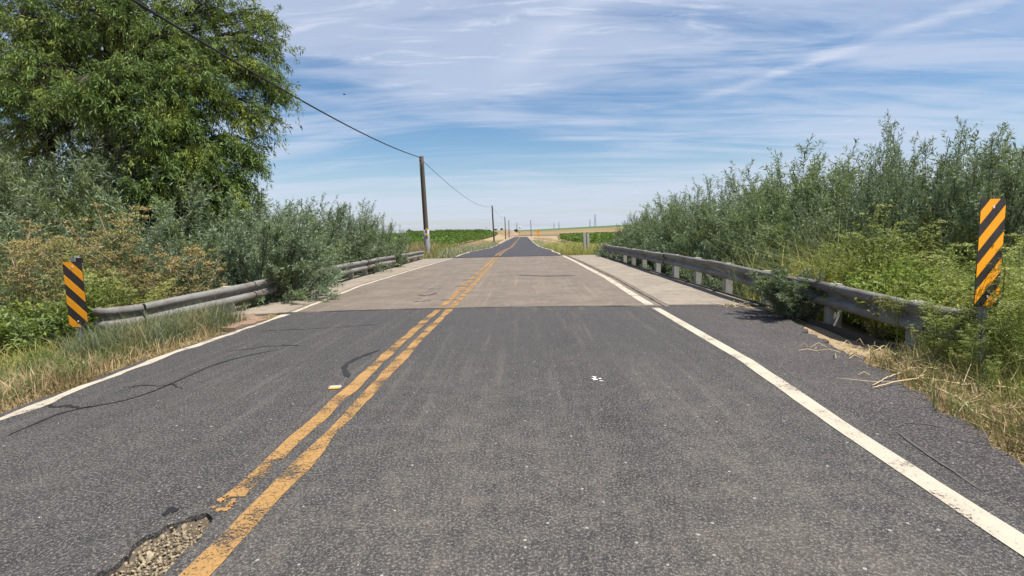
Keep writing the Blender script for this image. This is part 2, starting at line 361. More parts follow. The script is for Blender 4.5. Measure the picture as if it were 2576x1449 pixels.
def blades(mb, P, H, Wd, lean, rng):
    n = len(P); H = np.broadcast_to(H, (n,))[:, None]; Wd = np.broadcast_to(Wd, (n,))[:, None]
    a = rng.uniform(0, 2 * math.pi, n); d = np.stack([np.cos(a), np.sin(a), np.zeros(n)], 1); s = np.stack([-d[:, 1], d[:, 0], d[:, 2]], 1)
    tw = rng.uniform(0, 2 * math.pi, n); s = np.stack([np.cos(tw), np.sin(tw), 0 * tw], 1)
    ln = (lean * rng.uniform(0.2, 1.2, n))[:, None]; up = np.array([0, 0, 1.0])
    m1 = P + up * H * 0.55 + d * H * ln * 0.30; tip = P + up * H * (1 - 0.35 * ln) + d * H * ln
    v = np.stack([P - s * Wd / 2, P + s * Wd / 2, m1 + s * Wd * 0.4, m1 - s * Wd * 0.4, tip], 1).reshape(-1, 3)
    b = np.arange(n)[:, None] * 5
    mb.add(v, b + np.array([[0, 1, 2, 3]]), b + np.array([[3, 2, 4]]))
def sstep(a, b, x): t = np.clip((x - a) / (b - a), 0, 1); return t * t * (3 - 2 * t)

# ------------------------------------------------------------------ terrain
def zr(y): return -0.55 * sstep(29.5, 75, y)                        # the road's own level
def th(x, y):
    x = np.asarray(x, float); y = np.asarray(y, float)
    z = zr(y) - np.where((y < 9.2) & ((x < -4.2) | (x > 2.5)), 0.022, 0.075)
    lx = np.maximum(-4.35 - x, 0); rx = np.maximum(x - np.where(y < 9, 3.9, 2.6), 0)
    near = 1 - sstep(28, 40, y)
    z = z - near * (0.75 * (1 - np.exp(-lx * 0.22)) + 0.5 * (1 - np.exp(-rx * 0.3)))
    z = z - (1 - near) * 0.25 * (sstep(0.6, 4, lx) + sstep(1.5, 5, rx))
    ind = (x > -5.7) & (x < 4.35)
    c = np.where(ind, sstep(9.5, 11.5, y), sstep(7.6, 11, y)) * np.where(ind, 1 - sstep(26.5, 28.6, y), 1 - sstep(27, 31, y))
    z = z - 1.5 * c
    z = z + sstep(215, 480, y) * (4.3 + 0.030 * np.clip(x, -40, 260)) * sstep(-60, -5, x)
    z = z + 1.9 * sstep(50, 230, y) * (1 - sstep(-16, -7, x))
    z = z - 0.25 * sstep(500, 3000, y) * 10
    return z
def build_terrain():
    def axis(dense, step, far, lo):
        a = list(np.arange(dense[0], dense[1] + 1e-6, step)); s = step
        while a[-1] < far: s *= 1.22; a.append(a[-1] + s)
        s = step; b = []
        c = dense[0]
        while c > lo: s *= 1.22; c -= s; b.append(c)
        return np.array(b[::-1] + a)
    xs = axis((-14, 12), 0.45, 4000, -4000); ys = axis((-3, 48), 0.55, 5000, -400)
    X, Y = np.meshgrid(xs, ys); Z = th(X, Y)
    rng = np.random.default_rng(3)
    bumpz = rng.normal(size=X.shape) * 0.025 * ((np.abs(X) < 30) & (Y < 120) & ((X < -4.6) | (X > 3.3)))
    v = np.stack([X, Y, Z + bumpz], -1).reshape(-1, 3); nx = len(xs)
    i = (np.arange(len(ys) - 1)[:, None] * nx + np.arange(nx - 1)[None]).ravel()
    mb = MB(); mb.add(v, np.stack([i, i + 1, i + nx + 1, i + nx], -1)); struct(mb.build('ground', 'ground', None, True))
build_terrain()

# ------------------------------------------------------------------ roads and bridge
rngG = np.random.default_rng(11)
def interp(tab, y): return np.interp(y, [t[0] for t in tab], [t[1] for t in tab])
T_LEFT = [(-6, -4.0), (3.7, -3.92), (5.83, -4.08), (8.7, -4.06), (13.8, -4.36), (20, -4.22), (28.6, -3.95), (40, -4.1), (75, -4.25), (262, -4.4)]
T_YEL = [(-6, -1.41), (1.9, -1.395), (3.5, -1.395), (6.1, -1.425), (9.5, -1.41), (20, -1.46), (29.8, -1.55), (45, -1.62), (90, -1.66), (262, -1.7)]
T_RIGHT = [(-6, 1.92), (2.03, 1.96), (3.3, 2.01), (5.08, 2.13), (8.95, 2.14), (14.5, 2.25), (22, 2.2), (30.4, 2.07), (45, 1.98), (90, 1.75), (262, 1.4)]
JOINT = lambda x: 9.12 - 0.02 * (x + 1.4) ** 2 - (0.06 if x > 2.6 else 0)
def wobble(n, amp, seed, k=3):
    r = np.random.default_rng(seed); a = r.normal(size=n) * amp
    return np.convolve(np.pad(a, k, mode='edge'), np.ones(k) / k, 'same')[k:-k]
POT = [gp(p[0] * .398, 872 + .398 * p[1]) for p in [(740, 1400), (790, 1345), (820, 1330), (850, 1270), (870, 1250), (920, 1200), (960, 1195), (1000, 1180), (1040, 1150), (1080, 1140), (1120, 1122), (1160, 1110), (1200, 1085), (1230, 1080), (1265, 1078), (1290, 1070), (1325, 1085), (1340, 1110), (1315, 1150), (1300, 1180), (1265, 1215), (1230, 1260), (1190, 1290), (1150, 1330), (1120, 1360), (1080, 1400)]]
_r = random.Random(3); POT = [(x + _r.uniform(-.011, .011), y + _r.uniform(-.014, .014)) for x, y in POT]
POT += [(-1.42, 1.80), (-1.45, 1.70), (-1.50, 1.62), (-1.58, 1.57), (-1.66, 1.62), (-1.72, 1.72), (-1.69, 1.84), (-1.70, 1.92)]
def sheet(name, outer, holes, z, thick, m, parent=None, zfun=None):
    loops = [outer] + holes; polys = [[Vector((x, y, 0)) for x, y in lp] for lp in loops]
    flat = [p for lp in polys for p in lp]; tris = tessellate_polygon(polys)
    top = np.array([(p.x, p.y, z + (zfun(p.y) if zfun else 0)) for p in flat]); n = len(top)
    bot = top - [0, 0, thick]; mb = MB(); q = []; k = 0
    for lp in loops:
        L = len(lp)
        for i in range(L): q.append((k + i, k + (i + 1) % L, n + k + (i + 1) % L, n + k + i))
        k += L
    tt = []
    for t in tris:
        a, b, c = (top[i] for i in t); up = np.cross(b - a, c - a)[2] > 0
        tt.append(t if up else t[::-1])
    mb.add(np.concatenate([top, bot]), q, tt)
    o = mb.build(name, m, parent)
    bm = bmesh.new(); bm.from_mesh(o.data); bmesh.ops.recalc_face_normals(bm, faces=bm.faces)
    bm.to_mesh(o.data); bm.free()
    return o

# near road: travelled way + darker paved shoulder on the right
ys = np.arange(-6, 9.05, 0.16)
jx = np.linspace(-4.0, 2.35, 26); jointN = [(x, JOINT(x) + w) for x, w in zip(jx, wobble(26, .012, 5))]
left = [(x - 0.10 + w, y) for x, y, w in zip(interp(T_LEFT, ys), ys, wobble(len(ys), .05, 7))]
right = [(interp(T_RIGHT, y) + 0.2, y) for y in ys]
near_road = struct(sheet('road', [(-4.12, -6.0)] + right + jointN[::-1] + left[::-1][:-1], [POT], 0.012, 0.07, 'asphalt'))
T_SH = [(-6, 2.6), (1.6, 2.62), (2.9, 2.64), (3.42, 2.78), (4.0, 2.96), (4.6, 3.12), (5.4, 3.26), (6.2, 3.42), (7.0, 3.58), (7.8, 3.72), (8.4, 3.8), (9.1, 3.82)]
ysh = np.arange(-6, 8.75, 0.1)
shoulder = struct(sheet('road_shoulder', [(interp(T_RIGHT, y) + 0.205, y) for y in ysh] + [(2.45, 9.0), (3.0, 8.93), (3.5, 8.86)] +
    [(x + w, y) for x, y, w in zip(interp(T_SH, ysh), ysh, wobble(len(ysh), .075, 9, 2))][::-1], [], 0.010, 0.06, 'asphalt_shoulder'))

def strip(name, tab, off, w, y0, y1, z, m, parent, seed, rough=0.006, step=0.12, zfun=None):
    yy = np.arange(y0, y1 + 1e-6, step); xx = interp(tab, yy) + off; n = len(yy)
    a = xx - w / 2 + wobble(n, rough, seed); b = xx + w / 2 + wobble(n, rough, seed + 1)
    zz = np.full(n, z) + (zfun(yy) if zfun else 0)
    v = np.concatenate([np.stack([a, yy, zz], 1), np.stack([b, yy, zz], 1)]); i = np.arange(n - 1)
    mb = MB(); mb.add(v, np.stack([i, i + n, i + n + 1, i + 1], -1)); return mb.build(name, m, parent)
strip('yellow_line', T_YEL, -0.098, 0.105, 2.50, 9.04, 0.016, 'yellow', near_road, 20, .012)
_r = random.Random(17)
for k in range(13):                                                  # flakes of paint left on the breaking edge
    cx_, cy_, r_ = -1.493 + _r.uniform(-.045, .045), 2.37 + .135 * (k / 12) + _r.uniform(-.01, .01), _r.uniform(.010, .022)
    sheet('paint_flake', [(cx_ + r_ * _r.uniform(.6, 1.2) * math.cos(a), cy_ + r_ * _r.uniform(.6, 1.3) * math.sin(a)) for a in (0, .9, 1.9, 2.8, 3.9, 5.0)], [], 0.0163, 0.001, 'yellow', near_road)
strip('yellow_line', T_YEL, 0.098, 0.11, -5, 9.04, 0.016, 'yellow', near_road, 22, .012)
strip('white_edge_line', T_RIGHT, 0, 0.128, -5, 8.75, 0.016, 'white', near_road, 24, 0.004)
strip('white_edge_line', T_LEFT, 0, 0.10, -5, 8.8, 0.016, 'white', near_road, 26, 0.03)

def ribbon(mb, pts, w, z):
    pts = np.asarray(pts, float); t = np.gradient(pts, axis=0); t /= np.linalg.norm(t, axis=1)[:, None]; nn = np.stack([-t[:, 1], t[:, 0]], 1)
    w = np.asarray(w, float)[:, None] / 2; n = len(pts)
    v = np.concatenate([np.c_[pts + nn * w, np.full(n, z)], np.c_[pts - nn * w, np.full(n, z)]]); i = np.arange(n - 1)
    mb.add(v, np.stack([i, i + 1, i + n + 1, i + n], -1))
def smooth_path(pp, n, jit, seed):
    pp = np.asarray(pp, float); t = np.linspace(0, 1, len(pp)); s = np.linspace(0, 1, n)
    q = np.stack([np.interp(s, t, pp[:, k]) for k in range(2)], 1); k = 5
    for c in range(2): q[:, c] = np.convolve(np.pad(q[:, c], k // 2, mode='edge'), np.ones(k) / k, 'valid')
    q[:, 1] += wobble(n, jit, seed); return q
def seal(pix, w, seed, parent=near_road, z=0.0165, name='crack_seal', jit=0.035, mt='tar'):
    p = [gp(*a, z) for a in pix]; n = 26; q = smooth_path(p, n, jit, seed); mb = MB()
    ww = w * (1 + 0.45 * np.random.default_rng(seed).normal(size=n).clip(-1, 1)) * np.clip(np.minimum(np.arange(n) + .5, n - .5 - np.arange(n)) / 4, 0.15, 1)
    ribbon(mb, q, ww, z); return mb.build(name, mt, parent)
seal([(960, 878), (905, 897), (868, 917), (866, 930), (880, 952)], 0.055, 1, jit=.004)
seal([(0, 1104), (90, 1064), (170, 1030), (330, 1008), (460, 952), (560, 905), (760, 868)], 0.02, 2)
seal([(560, 884), (700, 868), (760, 870)], 0.018, 3)
seal([(110, 1020), (170, 1022), (230, 1024)], 0.03, 4)
seal([(640, 834), (720, 830), (860, 822), (980, 812)], 0.016, 5)
seal([(300, 975), (410, 968), (470, 975)], 0.013, 6)
patch = []
for k in range(14):
    a = k / 14 * 2 * math.pi; c = gp(429, 1284, 0.0165); r = 0.035 * (1 + 0.3 * math.sin(3 * a + 1)); patch.append((c[0] + r * 0.8 * math.cos(a), c[1] + r * math.sin(a)))
sheet('tar_patch', patch, [], 0.0170, 0.002, 'tar', near_road)
seal([(2255, 1075), (2275, 1062), (2330, 1066), (2390, 1078)], 0.012, 12, shoulder, 0.0145, 'lime_scrape', .004, 'scrape')
seal([(2250, 1080), (2330, 1140), (2400, 1185), (2480, 1240)], 0.014, 13, shoulder, 0.0150, 'lime_scrape', .006, 'scrape')

# pothole: broken edge, gravel bed, loose stones
def pothole():
    mb = MB(); P = np.array(POT); c = P.mean(0)
    rim = c + (P - c) * 1.04
    n = len(P); inner = c + (P - c) * 0.8; inner2 = c + (P - c) * 0.4
    v = np.concatenate([np.c_[rim, np.full(n, -0.012)], np.c_[inner, np.full(n, -0.030)], np.c_[inner2, np.full(n, -0.034)], [[*c, -0.034]]])
    i = np.arange(n); j = (i + 1) % n
    mb.add(v, np.concatenate([np.stack([i, j, j + n, i + n], -1), np.stack([i + n, j + n, j + 2 * n, i + 2 * n], -1)]), np.stack([i + 2 * n, j + 2 * n, np.full(n, 3 * n)], -1))
    bed = mb.build('pothole_bed', 'bed', near_road)
    rng = np.random.default_rng(5); protos = []
    for k in range(7):
        bm = bmesh.new(); bmesh.ops.create_icosphere(bm, subdivisions=1, radius=1)
        for vv in bm.verts: vv.co *= rng.uniform(0.72, 1.2); vv.co.z *= 0.75
        me = bpy.data.meshes.new('stone'); bm.to_mesh(me); bm.free(); me.materials.append(M['stone']); protos.append(me)
    from mathutils.geometry import intersect_point_line
    def inside(x, y):
        r = False; k = len(POT) - 1
        for i in range(len(POT)):
            if (POT[i][1] > y) != (POT[k][1] > y) and x < (POT[k][0] - POT[i][0]) * (y - POT[i][1]) / (POT[k][1] - POT[i][1]) + POT[i][0]: r = not r
            k = i
        return r
    cnt = 0; used = []
    for tr in range(9000):
        x, y = rng.uniform(-1.73, -1.41), rng.uniform(1.58, 2.36)
        s = rng.choice([0.007, 0.010, 0.013, 0.018], p=[.42, .36, .16, .06])
        if cnt >= 290: break
        if not inside(x, y) or any((x - a) ** 2 + (y - b) ** 2 < (0.75 * (s + r)) ** 2 for a, b, r in used): continue
        used.append((x, y, s)); st = link('stone', protos[rng.integers(7)], None, bed); cnt += 1
        st.location = (x, y, -0.026 + s * 0.5); st.scale = (s, s * rng.uniform(.7, 1), s * rng.uniform(.6, .9)); st.rotation_euler = rng.uniform(0, 6, 3)
    gm = MB(); k = 0
    while k < 900:
        x, y = rng.uniform(-1.73, -1.41), rng.uniform(1.58, 2.36)
        if not inside(x, y): continue
        k += 1; s_ = rng.uniform(.003, .007); v = np.array([(1, 0, 0), (0, 1, 0), (-1, 0, 0), (0, -1, 0), (0, 0, .9)]) * s_ * rng.uniform(.6, 1.3, (5, 1)) + [x, y, -.0275]; gm.add(v, None, [(0, 1, 4), (1, 2, 4), (2, 3, 4), (3, 0, 4)])
    for k in range(160):
        a = POT[rng.integers(len(POT))]; x, y = a[0] + rng.normal() * .05, a[1] + rng.normal() * .06
        if inside(x, y): continue
        s_ = rng.uniform(.002, .005); gm.add(np.array([(1, 0, 0), (0, 1, 0), (-1, 0, 0), (0, -1, 0), (0, 0, .9)]) * s_ * rng.uniform(.6, 1.3, (5, 1)) + [x, y, .0125], None, [(0, 1, 4), (1, 2, 4), (2, 3, 4), (3, 0, 4)])
    gm.build('grit', 'stone', bed)['kind'] = 'stuff'
    # broken lumps of asphalt along the far lip
    for k in range(9):
        a = POT[4 + (k * 3) % 13]; st = link('asphalt_crumb', protos[k % 7].copy(), None, bed); st.data.materials.clear(); st.data.materials.append(M['pit'])
        s = rng.uniform(.005, .011); st.location = (a[0] + rng.uniform(-.01, .015), a[1] + rng.uniform(-.025, .0), -0.012 + rng.uniform(0, .012)); st.scale = (s, s, s * .6); st.rotation_euler = rng.uniform(0, 6, 3)
pothole()

# bridge deck
dl = [(-5.62, JOINT(-4) - .25), (-4.5, JOINT(-4) + .01)] + [(x, JOINT(x) + .03) for x in np.linspace(-4, 2.4, 14)] + [(2.5, 9.03), (3.2, 8.93), (3.92, 8.85)]
deck = struct(sheet('bridge_deck', dl + [(3.92, 29.0), (-5.62, 29.0)], [], 0.0, 0.45, 'deck'))
yb = np.arange(9.05, 28.95, 0.5)
def shoulder_slab(name, xa, xb, y0a, y0b, m):
    yy = np.arange(max(y0a, y0b) + .05, 28.9, 0.5)
    lp = [(xa(y0a), y0a)] + [(xa(y), y) for y in yy] + [(xb(y), y) for y in yy[::-1]] + [(xb(y0b), y0b)]
    return sheet(name, lp, [], 0.006, 0.02, m, deck)
shoulder_slab('shoulder_slab', lambda y: interp(T_RIGHT, y) + 0.30, lambda y: 3.90, 9.07, 8.90, 'deck_edge')
shoulder_slab('shoulder_slab', lambda y: -5.60, lambda y: interp(T_LEFT, y) - 0.12, 8.85, 9.06, 'deck_edge')
strip('yellow_line', T_YEL, -0.098, 0.115, 9.2, 28.9, 0.005, 'yellow', deck, 30, .008)
strip('yellow_line', T_YEL, 0.098, 0.115, 9.2, 28.9, 0.005, 'yellow', deck, 32, .008)
strip('white_edge_line', T_RIGHT, 0, 0.16, 9.1, 28.9, 0.005, 'white', deck, 34, .008)
strip('white_edge_line', T_LEFT, 0, 0.11, 9.1, 28.9, 0.005, 'white', deck, 36, .008)
strip('shoulder_seam', T_RIGHT, 0.20, 0.035, 9.1, 28.9, 0.0045, 'joint', deck, 38, .012)
mb = MB(); ribbon(mb, [(x, JOINT(x) + .028) for x in np.linspace(-4.3, 2.3, 30)], 0.085 + 0.02 * np.random.default_rng(2).normal(size=30), 0.0155); mb.build('expansion_joint', 'joint', deck)  # joint filler, widened so its dark colour also draws the shadow line
mb = MB(); ribbon(mb, [(x, 28.98) for x in np.linspace(-4.2, 2.3, 12)], np.full(12, .08), 0.017); mb.build('expansion_joint', 'joint', deck)
seal([(1300, 692), (1330, 693), (1380, 694.5), (1455, 693)], 0.17, 40, deck, 0.006, 'dark_stain', .006)
for k, px in enumerate([[(1068, 727), (1100, 726), (1118, 725)], [(1140, 722), (1170, 719), (1180, 719)], [(1035, 759), (1070, 757), (1088, 756)], [(1105, 755), (1130, 754), (1158, 753)], [(1050, 742), (1075, 744), (1100, 736)], [(1160, 705), (1180, 703), (1200, 703)], [(1150, 733), (1175, 731)]]):
    seal(px, 0.035, 50 + k, deck, 0.0065, 'crack_seal', .01)

# far road, then the cross road it runs into
yf = np.concatenate([np.arange(29, 80, 1.5), np.arange(80, 263, 6)])
wl = wobble(len(yf), .16, 71, 2); wr = wobble(len(yf), .12, 72, 2)
def far_strip(name, xa, xb, dz, m, parent=None, yy=yf):
    n = len(yy); v = np.concatenate([np.c_[xa, yy, zr(yy) + dz], np.c_[xb, yy, zr(yy) + dz]]); i = np.arange(n - 1)
    mb = MB(); mb.add(v, np.stack([i, i + n, i + n + 1, i + 1], -1)); return mb.build(name, m, parent)
far_road = struct(far_strip('road', interp(T_LEFT, yf) - .1 + wl, interp(T_RIGHT, yf) + .1 + wr, 0.012, 'asphalt_far'))
for off in (-0.11, 0.11): far_strip('yellow_line', interp(T_YEL, yf[1:]) + off - .06, interp(T_YEL, yf[1:]) + off + .06, 0.017, 'yellow', far_road, yf[1:])
far_strip('white_edge_line', interp(T_LEFT, yf[1:]) + wl[1:] * .6 - .07, interp(T_LEFT, yf[1:]) + wl[1:] * .6 + .07, 0.017, 'white', far_road, yf[1:])
far_strip('white_edge_line', interp(T_RIGHT, yf[1:]) + wr[1:] * .6 - .07, interp(T_RIGHT, yf[1:]) + wr[1:] * .6 + .07, 0.017, 'white', far_road, yf[1:])
mb = MB(); xs = np.linspace(-4.5, 120, 60); n = len(xs)
mb.add(np.concatenate([np.c_[xs, np.full(n, 255.), th(xs, 255 + 0 * xs) + .12], np.c_[xs, np.full(n, 263.), th(xs, 263 + 0 * xs) + .14]]), [(i, i + 1, n + i + 1, n + i) for i in range(n - 1)])
struct(mb.build('cross_road', 'asphalt_far'))

_r = random.Random(8); dp = []
for k in range(26):
    a = k / 26 * 2 * math.pi; q = 1 + _r.uniform(-.16, .16); dp.append((-4.83 + .62 * q * math.cos(a), 8.18 + .75 * q * math.sin(a)))
M['dirt'] = plain_mat('reddish_dirt', (0.235, 0.155, 0.105), .95, 0, .6, 7, (0.12, 0.085, 0.06)); struct(sheet('dirt_patch', dp, [], 0.006, 0.05, 'dirt'))

# ------------------------------------------------------------------ guardrails
PROF = [(0.0, .306), (-.030, .312), (-.064, .302), (-.080, .284), (-.086, .252), (-.082, .222), (-.058, .198), (-.024, .178), (-.014, .156)]
PROF = PROF + [(d, .312 - z) for d, z in PROF[:-1][::-1]]
def beam(mb, path, face, z_off=0.0):
    """W-beam swept along path [(x, y, ztop)]; face = +1 the corrugations point to -x, -1 to +x"""
    path = np.asarray(path, float); t = np.gradient(path[:, :2], axis=0); t /= np.linalg.norm(t, axis=1)[:, None]
    nn = np.stack([t[:, 1], -t[:, 0]], 1) * face; n, k = len(path), len(PROF); vs = []
    for side in (0.0, 0.006):
        for p, q in zip(path, nn):
            for d, z in PROF: vs.append((p[0] + q[0] * (d + side), p[1] + q[1] * (d + side), p[2] - .312 + z))
    qd = []
    for i in range(n - 1):
        for j in range(k - 1):
            a = i * k + j; qd.append((a, a + 1, a + k + 1, a + k)); b = n * k + a; qd.append((b, b + k, b + k + 1, b + 1))
    for i in range(n - 1):
        for j in (0, k - 1): a = i * k + j; qd.append((a, a + k, n * k + a + k, n * k + a))
    mb.add(vs, qd)
def resample(path, ys):
    p = np.asarray(path, float); return np.c_[np.interp(ys, p[:, 1], p[:, 0]), ys, np.interp(ys, p[:, 1], p[:, 2])]
post_me = None
def guardrail(label, path, posts, splices, face, tail, postz):
    g = thing('guardrail', label, 'guardrail', (path[0][0], path[0][1], 0), 0, 'guardrails along the bridge'); ox, oy = path[0][0], path[0][1]
    def loc(a): a = np.array(a, float); a[:, 0] -= ox; a[:, 1] -= oy; return a
    for i, (a, b) in enumerate(zip(splices[:-1], splices[1:])):
        yy = np.linspace(a - 0.09, b + 0.09, max(6, int((b - a) / .3))); pp = resample(path, yy); pp[:, 0] -= (0.018 if i % 2 else 0) * face
        pp[:, 0] += 0.012 * np.sin(yy * 1.7 + i); pp[:, 2] += 0.008 * np.sin(yy * 1.1 + 2 * i)
        mb = MB(); beam(mb, loc(pp), face); rail = mb.build('rail_panel', 'steel', g, True)
        for yb_ in (a,):
            for zz in (.07, .24):
                bm_ = MB(); q = resample(path, np.array([yb_, yb_ + .09])); x = q[0][0] - ox - face * .094; box(bm_, x - .014, x + .014, yb_ - oy - .024, yb_ - oy + .024, q[0][2] - .312 + zz - .022, q[0][2] - .312 + zz + .022)
                if i: bm_.build('bolt', 'galv', rail)
    for y in posts:
        q = resample(path, np.array([y]))[0]; x = q[0] + face * .045; zb = postz(q[0], y)
        h = q[2] - .02 - zb
        rr = random.Random(y); bevel_box('post', (.15, .17, h), 'post', g, (x - ox + face * .07, y - oy, zb + h / 2), .008, (rr.uniform(-.02, .02), rr.uniform(-.015, .015), rr.uniform(-.04, .04)))
    for y in posts:
        q = resample(path, np.array([y]))[0]; mb = MB(); x = q[0] - ox - face * .018; tube(mb, [(x + face * .03, y - oy, q[2] - .156), (x - face * .012, y - oy, q[2] - .156)], .022, 6); mb.build('bolt', 'galv', g)
    mb = MB(); tp = np.array(tail, float); tp[:, 0] -= ox; tp[:, 1] -= oy; beam(mb, tp[::-1], face); mb.build('end_terminal', 'steel', g, True)
    return g
PR = [(4.03, 5.35, .495), (4.01, 6.0, .52), (4.0, 7.5, .555), (4.0, 10, .60), (4.02, 12.7, .625), (4.05, 18, .61), (4.15, 27.5, .575)]
tailR = [(4.03, 5.45, .495), (4.05, 5.28, .488), (4.11, 5.16, .482), (4.19, 5.09, .477), (4.28, 5.08, .472), (4.36, 5.14, .468), (4.39, 5.25, .466)]
gR = guardrail('long grey steel guardrail on the right edge of the bridge with a curled near end', PR, [5.6, 7.1, 9.0, 10.8, 12.7, 14.6, 16.6, 18.5, 20.4, 22.3, 24.2, 26.1], [5.38, 7.62, 11.4, 15.2, 19.0, 22.8, 27.4], 1, tailR, lambda x, y: float(th(x + .15, y)) - .1 if y < 8.6 else -0.35)
PL = [(-5.70, 7.7, .385), (-5.52, 8.15, .43), (-5.3, 8.8, .475), (-5.16, 9.5, .505), (-5.2, 14, .525), (-5.32, 20.4, .52), (-5.5, 28.3, .46)]
tailL = [(-5.69, 7.78, .39), (-5.83, 7.56, .38), (-5.95, 7.44, .374), (-6.06, 7.39, .372), (-6.16, 7.43, .37), (-6.21, 7.55, .37)]
gL = guardrail('grey steel guardrail on the left edge of the bridge partly swallowed by shrubs', PL, [9.26, 11.0, 12.9, 14.6, 16.1, 17.6, 19.35, 21.0, 22.7, 24.4, 26.0, 27.7], [7.75, 9.9, 13.7, 17.5, 21.3, 25.1, 28.3], -1, tailL, lambda x, y: float(th(x - .15, y)) - .1 if y < 8.6 else -0.35)
# low timber edging beside the right rail
ed = thing('edging_board', 'low dark timber edging under the right guardrail from the deck to the verge', 'edging', (3.84, 5.2, 0))
for a, b in ((5.15, 7.2), (7.25, 11.2), (11.25, 15.2), (15.25, 19.2), (19.25, 23.2), (23.25, 27.2)):
    bevel_box('board', (.04, b - a, .13), 'dark_timber', ed, (.10 if b > 8.9 else .03, (a + b) / 2 - 5.2, -.03), .006, (0, 0, 0))

# ------------------------------------------------------------------ object markers and signs
def clip(poly, f):
    out = []
    for i in range(len(poly)):
        a, b = poly[i], poly[(i + 1) % len(poly)]; fa, fb = f(a), f(b)
        if fa >= 0: out.append(a)
        if (fa >= 0) != (fb >= 0): t = fa / (fa - fb); out.append((a[0] + (b[0] - a[0]) * t, a[1] + (b[1] - a[1]) * t))
    return out
def round_rect(w, h, r, n=5):
    pts = []
    for cx, cz, a0 in ((w / 2 - r, h / 2 - r, 0), (-w / 2 + r, h / 2 - r, 90), (-w / 2 + r, -h / 2 + r, 180), (w / 2 - r, -h / 2 + r, 270)):
        for k in range(n): a = R(a0 + 90 * k / (n - 1)); pts.append((cx + r * math.cos(a), cz + r * math.sin(a)))
    return pts
def plate(name, poly, y, thick, m, parent):
    n = len(poly); mb = MB()
    v = [(x, y, z) for x, z in poly] + [(x, y + thick, z) for x, z in poly]
    t = []
    for i in range(1, n - 1): t += [(0, i + 1, i), (n, n + i, n + i + 1)]
    mb.add(v, [(i, (i + 1) % n, n + (i + 1) % n, n + i) for i in range(n)], t)
    o = mb.build(name, m, parent)
    bm = bmesh.new(); bm.from_mesh(o.data); bmesh.ops.recalc_face_normals(bm, faces=bm.faces); bm.to_mesh(o.data); bm.free(); return o
def object_marker(label, pos, zc, w, h, slope, phase, band, per, yaw, left, tilt=0.0):
    t = thing('object_marker', label, 'road sign', pos, yaw, 'striped object markers at the bridge ends'); t.rotation_euler = (0, tilt, yaw)
    zc = zc - pos[2]
    base = round_rect(w, h, 0.02); panel = plate('panel', base, -.004, .004, 'black', t); panel.location.z = zc
    inn = round_rect(w - .006, h - .006, 0.018); k = -8
    while k < 9:
        lo = phase + k * per; f1 = lambda p: (p[1] - slope * p[0]) - lo; f2 = lambda p: lo + band - (p[1] - slope * p[0])
        pl_ = clip(clip(inn, f1), f2)
        if len(pl_) > 2: plate('stripe', pl_, -.0065, .002, 'amber', panel)
        k += 1
    mb = MB(); L = zc + h / 2 - (.02 if not left else -.05)
    box(mb, -.03, .03, .002, .008, -.5, L); box(mb, -.032, -.022, .008, .035, -.5, L); box(mb, .022, .032, .008, .035, -.5, L); mb.build('post', 'galv', t)
    for zz in (h / 2 - .07, -h / 2 + .08):
        mb = MB(); tube(mb, [(0, -.012, zc + zz), (0, -.005, zc + zz)], .011, 8); mb.build('bolt', 'chip', t)
    if left:
        bevel_box('bracket', (.09, .05, .075), 'black', t, (.06, .05, zc + h / 2 + .01), .01); bevel_box('reflector', (.075, .03, .03), 'pylon', t, (.035, .04, zc + h / 2 + .055), .01)
    return t
pr = at(2489, 636, 4.55); pl_ = at(190.5, 741, 7.05)
object_marker('tall black and amber striped marker at the near end of the right guardrail', (pr[0], pr[1], float(th(pr[0], pr[1]))), pr[2], .30, .905, 0.93, 0.153, 0.108, 0.222, R(18), False, R(0))
object_marker('smaller black and amber striped marker at the near end of the left guardrail', (pl_[0], pl_[1], float(th(pl_[0], pl_[1]))), pl_[2], .30, .90, -0.86, 0.025, 0.126, 0.28, R(-7), True, R(0))

def turn_sign():
    p = at(1354, 581.6, 131); zb = float(th(p[0], p[1])); t = thing('warning_sign', 'yellow diamond warning sign with a black right turn arrow and plate below', 'road sign', (p[0], p[1], zb)); zc = p[2] - zb
    r = .56; d = plate('panel', [(r, 0), (0, r), (-r, 0), (0, -r)], -.01, .01, 'sign_yellow', t); d.location.z = zc
    b = r * .93; bb = r * .88; plate('border', [(b, 0), (0, b), (-b, 0), (0, -b)], -.013, .002, 'black', d); plate('face', [(bb, 0), (0, bb), (-bb, 0), (0, -bb)], -.016, .002, 'sign_yellow', d)
    for poly in ([(-.16, -.25), (-.06, -.25), (-.06, .06), (-.16, .16)], [(-.16, .16), (-.06, .06), (.1, .06), (.1, .16)], [(.1, .26), (.1, -.04), (.26, .11)]): plate('arrow', poly[::-1], -.019, .002, 'black', d)
    q = plate('advisory_plate', round_rect(.62, .62, .04), -.01, .01, 'sign_orange', t); q.location.z = zc - .95
    mb = MB(); box(mb, -.05, .05, .002, .09, -.3, zc + .3); mb.build('post', 'post', t)
    p = at(1306.6, 584.5, 268); zb = float(th(p[0], p[1])); t = thing('arrow_sign', 'small yellow sign facing the end of the straight road', 'road sign', (p[0], p[1], zb)); zc = p[2] - zb
    d = plate('panel', round_rect(1.1, .9, .06), -.01, .02, 'sign_yellow', t); d.location.z = zc
    for poly in ([(-.4, -.07), (.1, -.07), (.1, .07), (-.4, .07)], [(.1, .25), (.1, -.25), (.42, 0)]): plate('arrow', poly, -.015, .003, 'black', d)
    mb = MB(); box(mb, -.05, .05, .012, .1, -.3, zc + .3); mb.build('post', 'post', t)
turn_sign()
tp = thing('marker_posts', 'pair of pale weathered timber posts past the right guardrail', 'posts', (*at(1475, 600, 33.5)[:2], -.3))
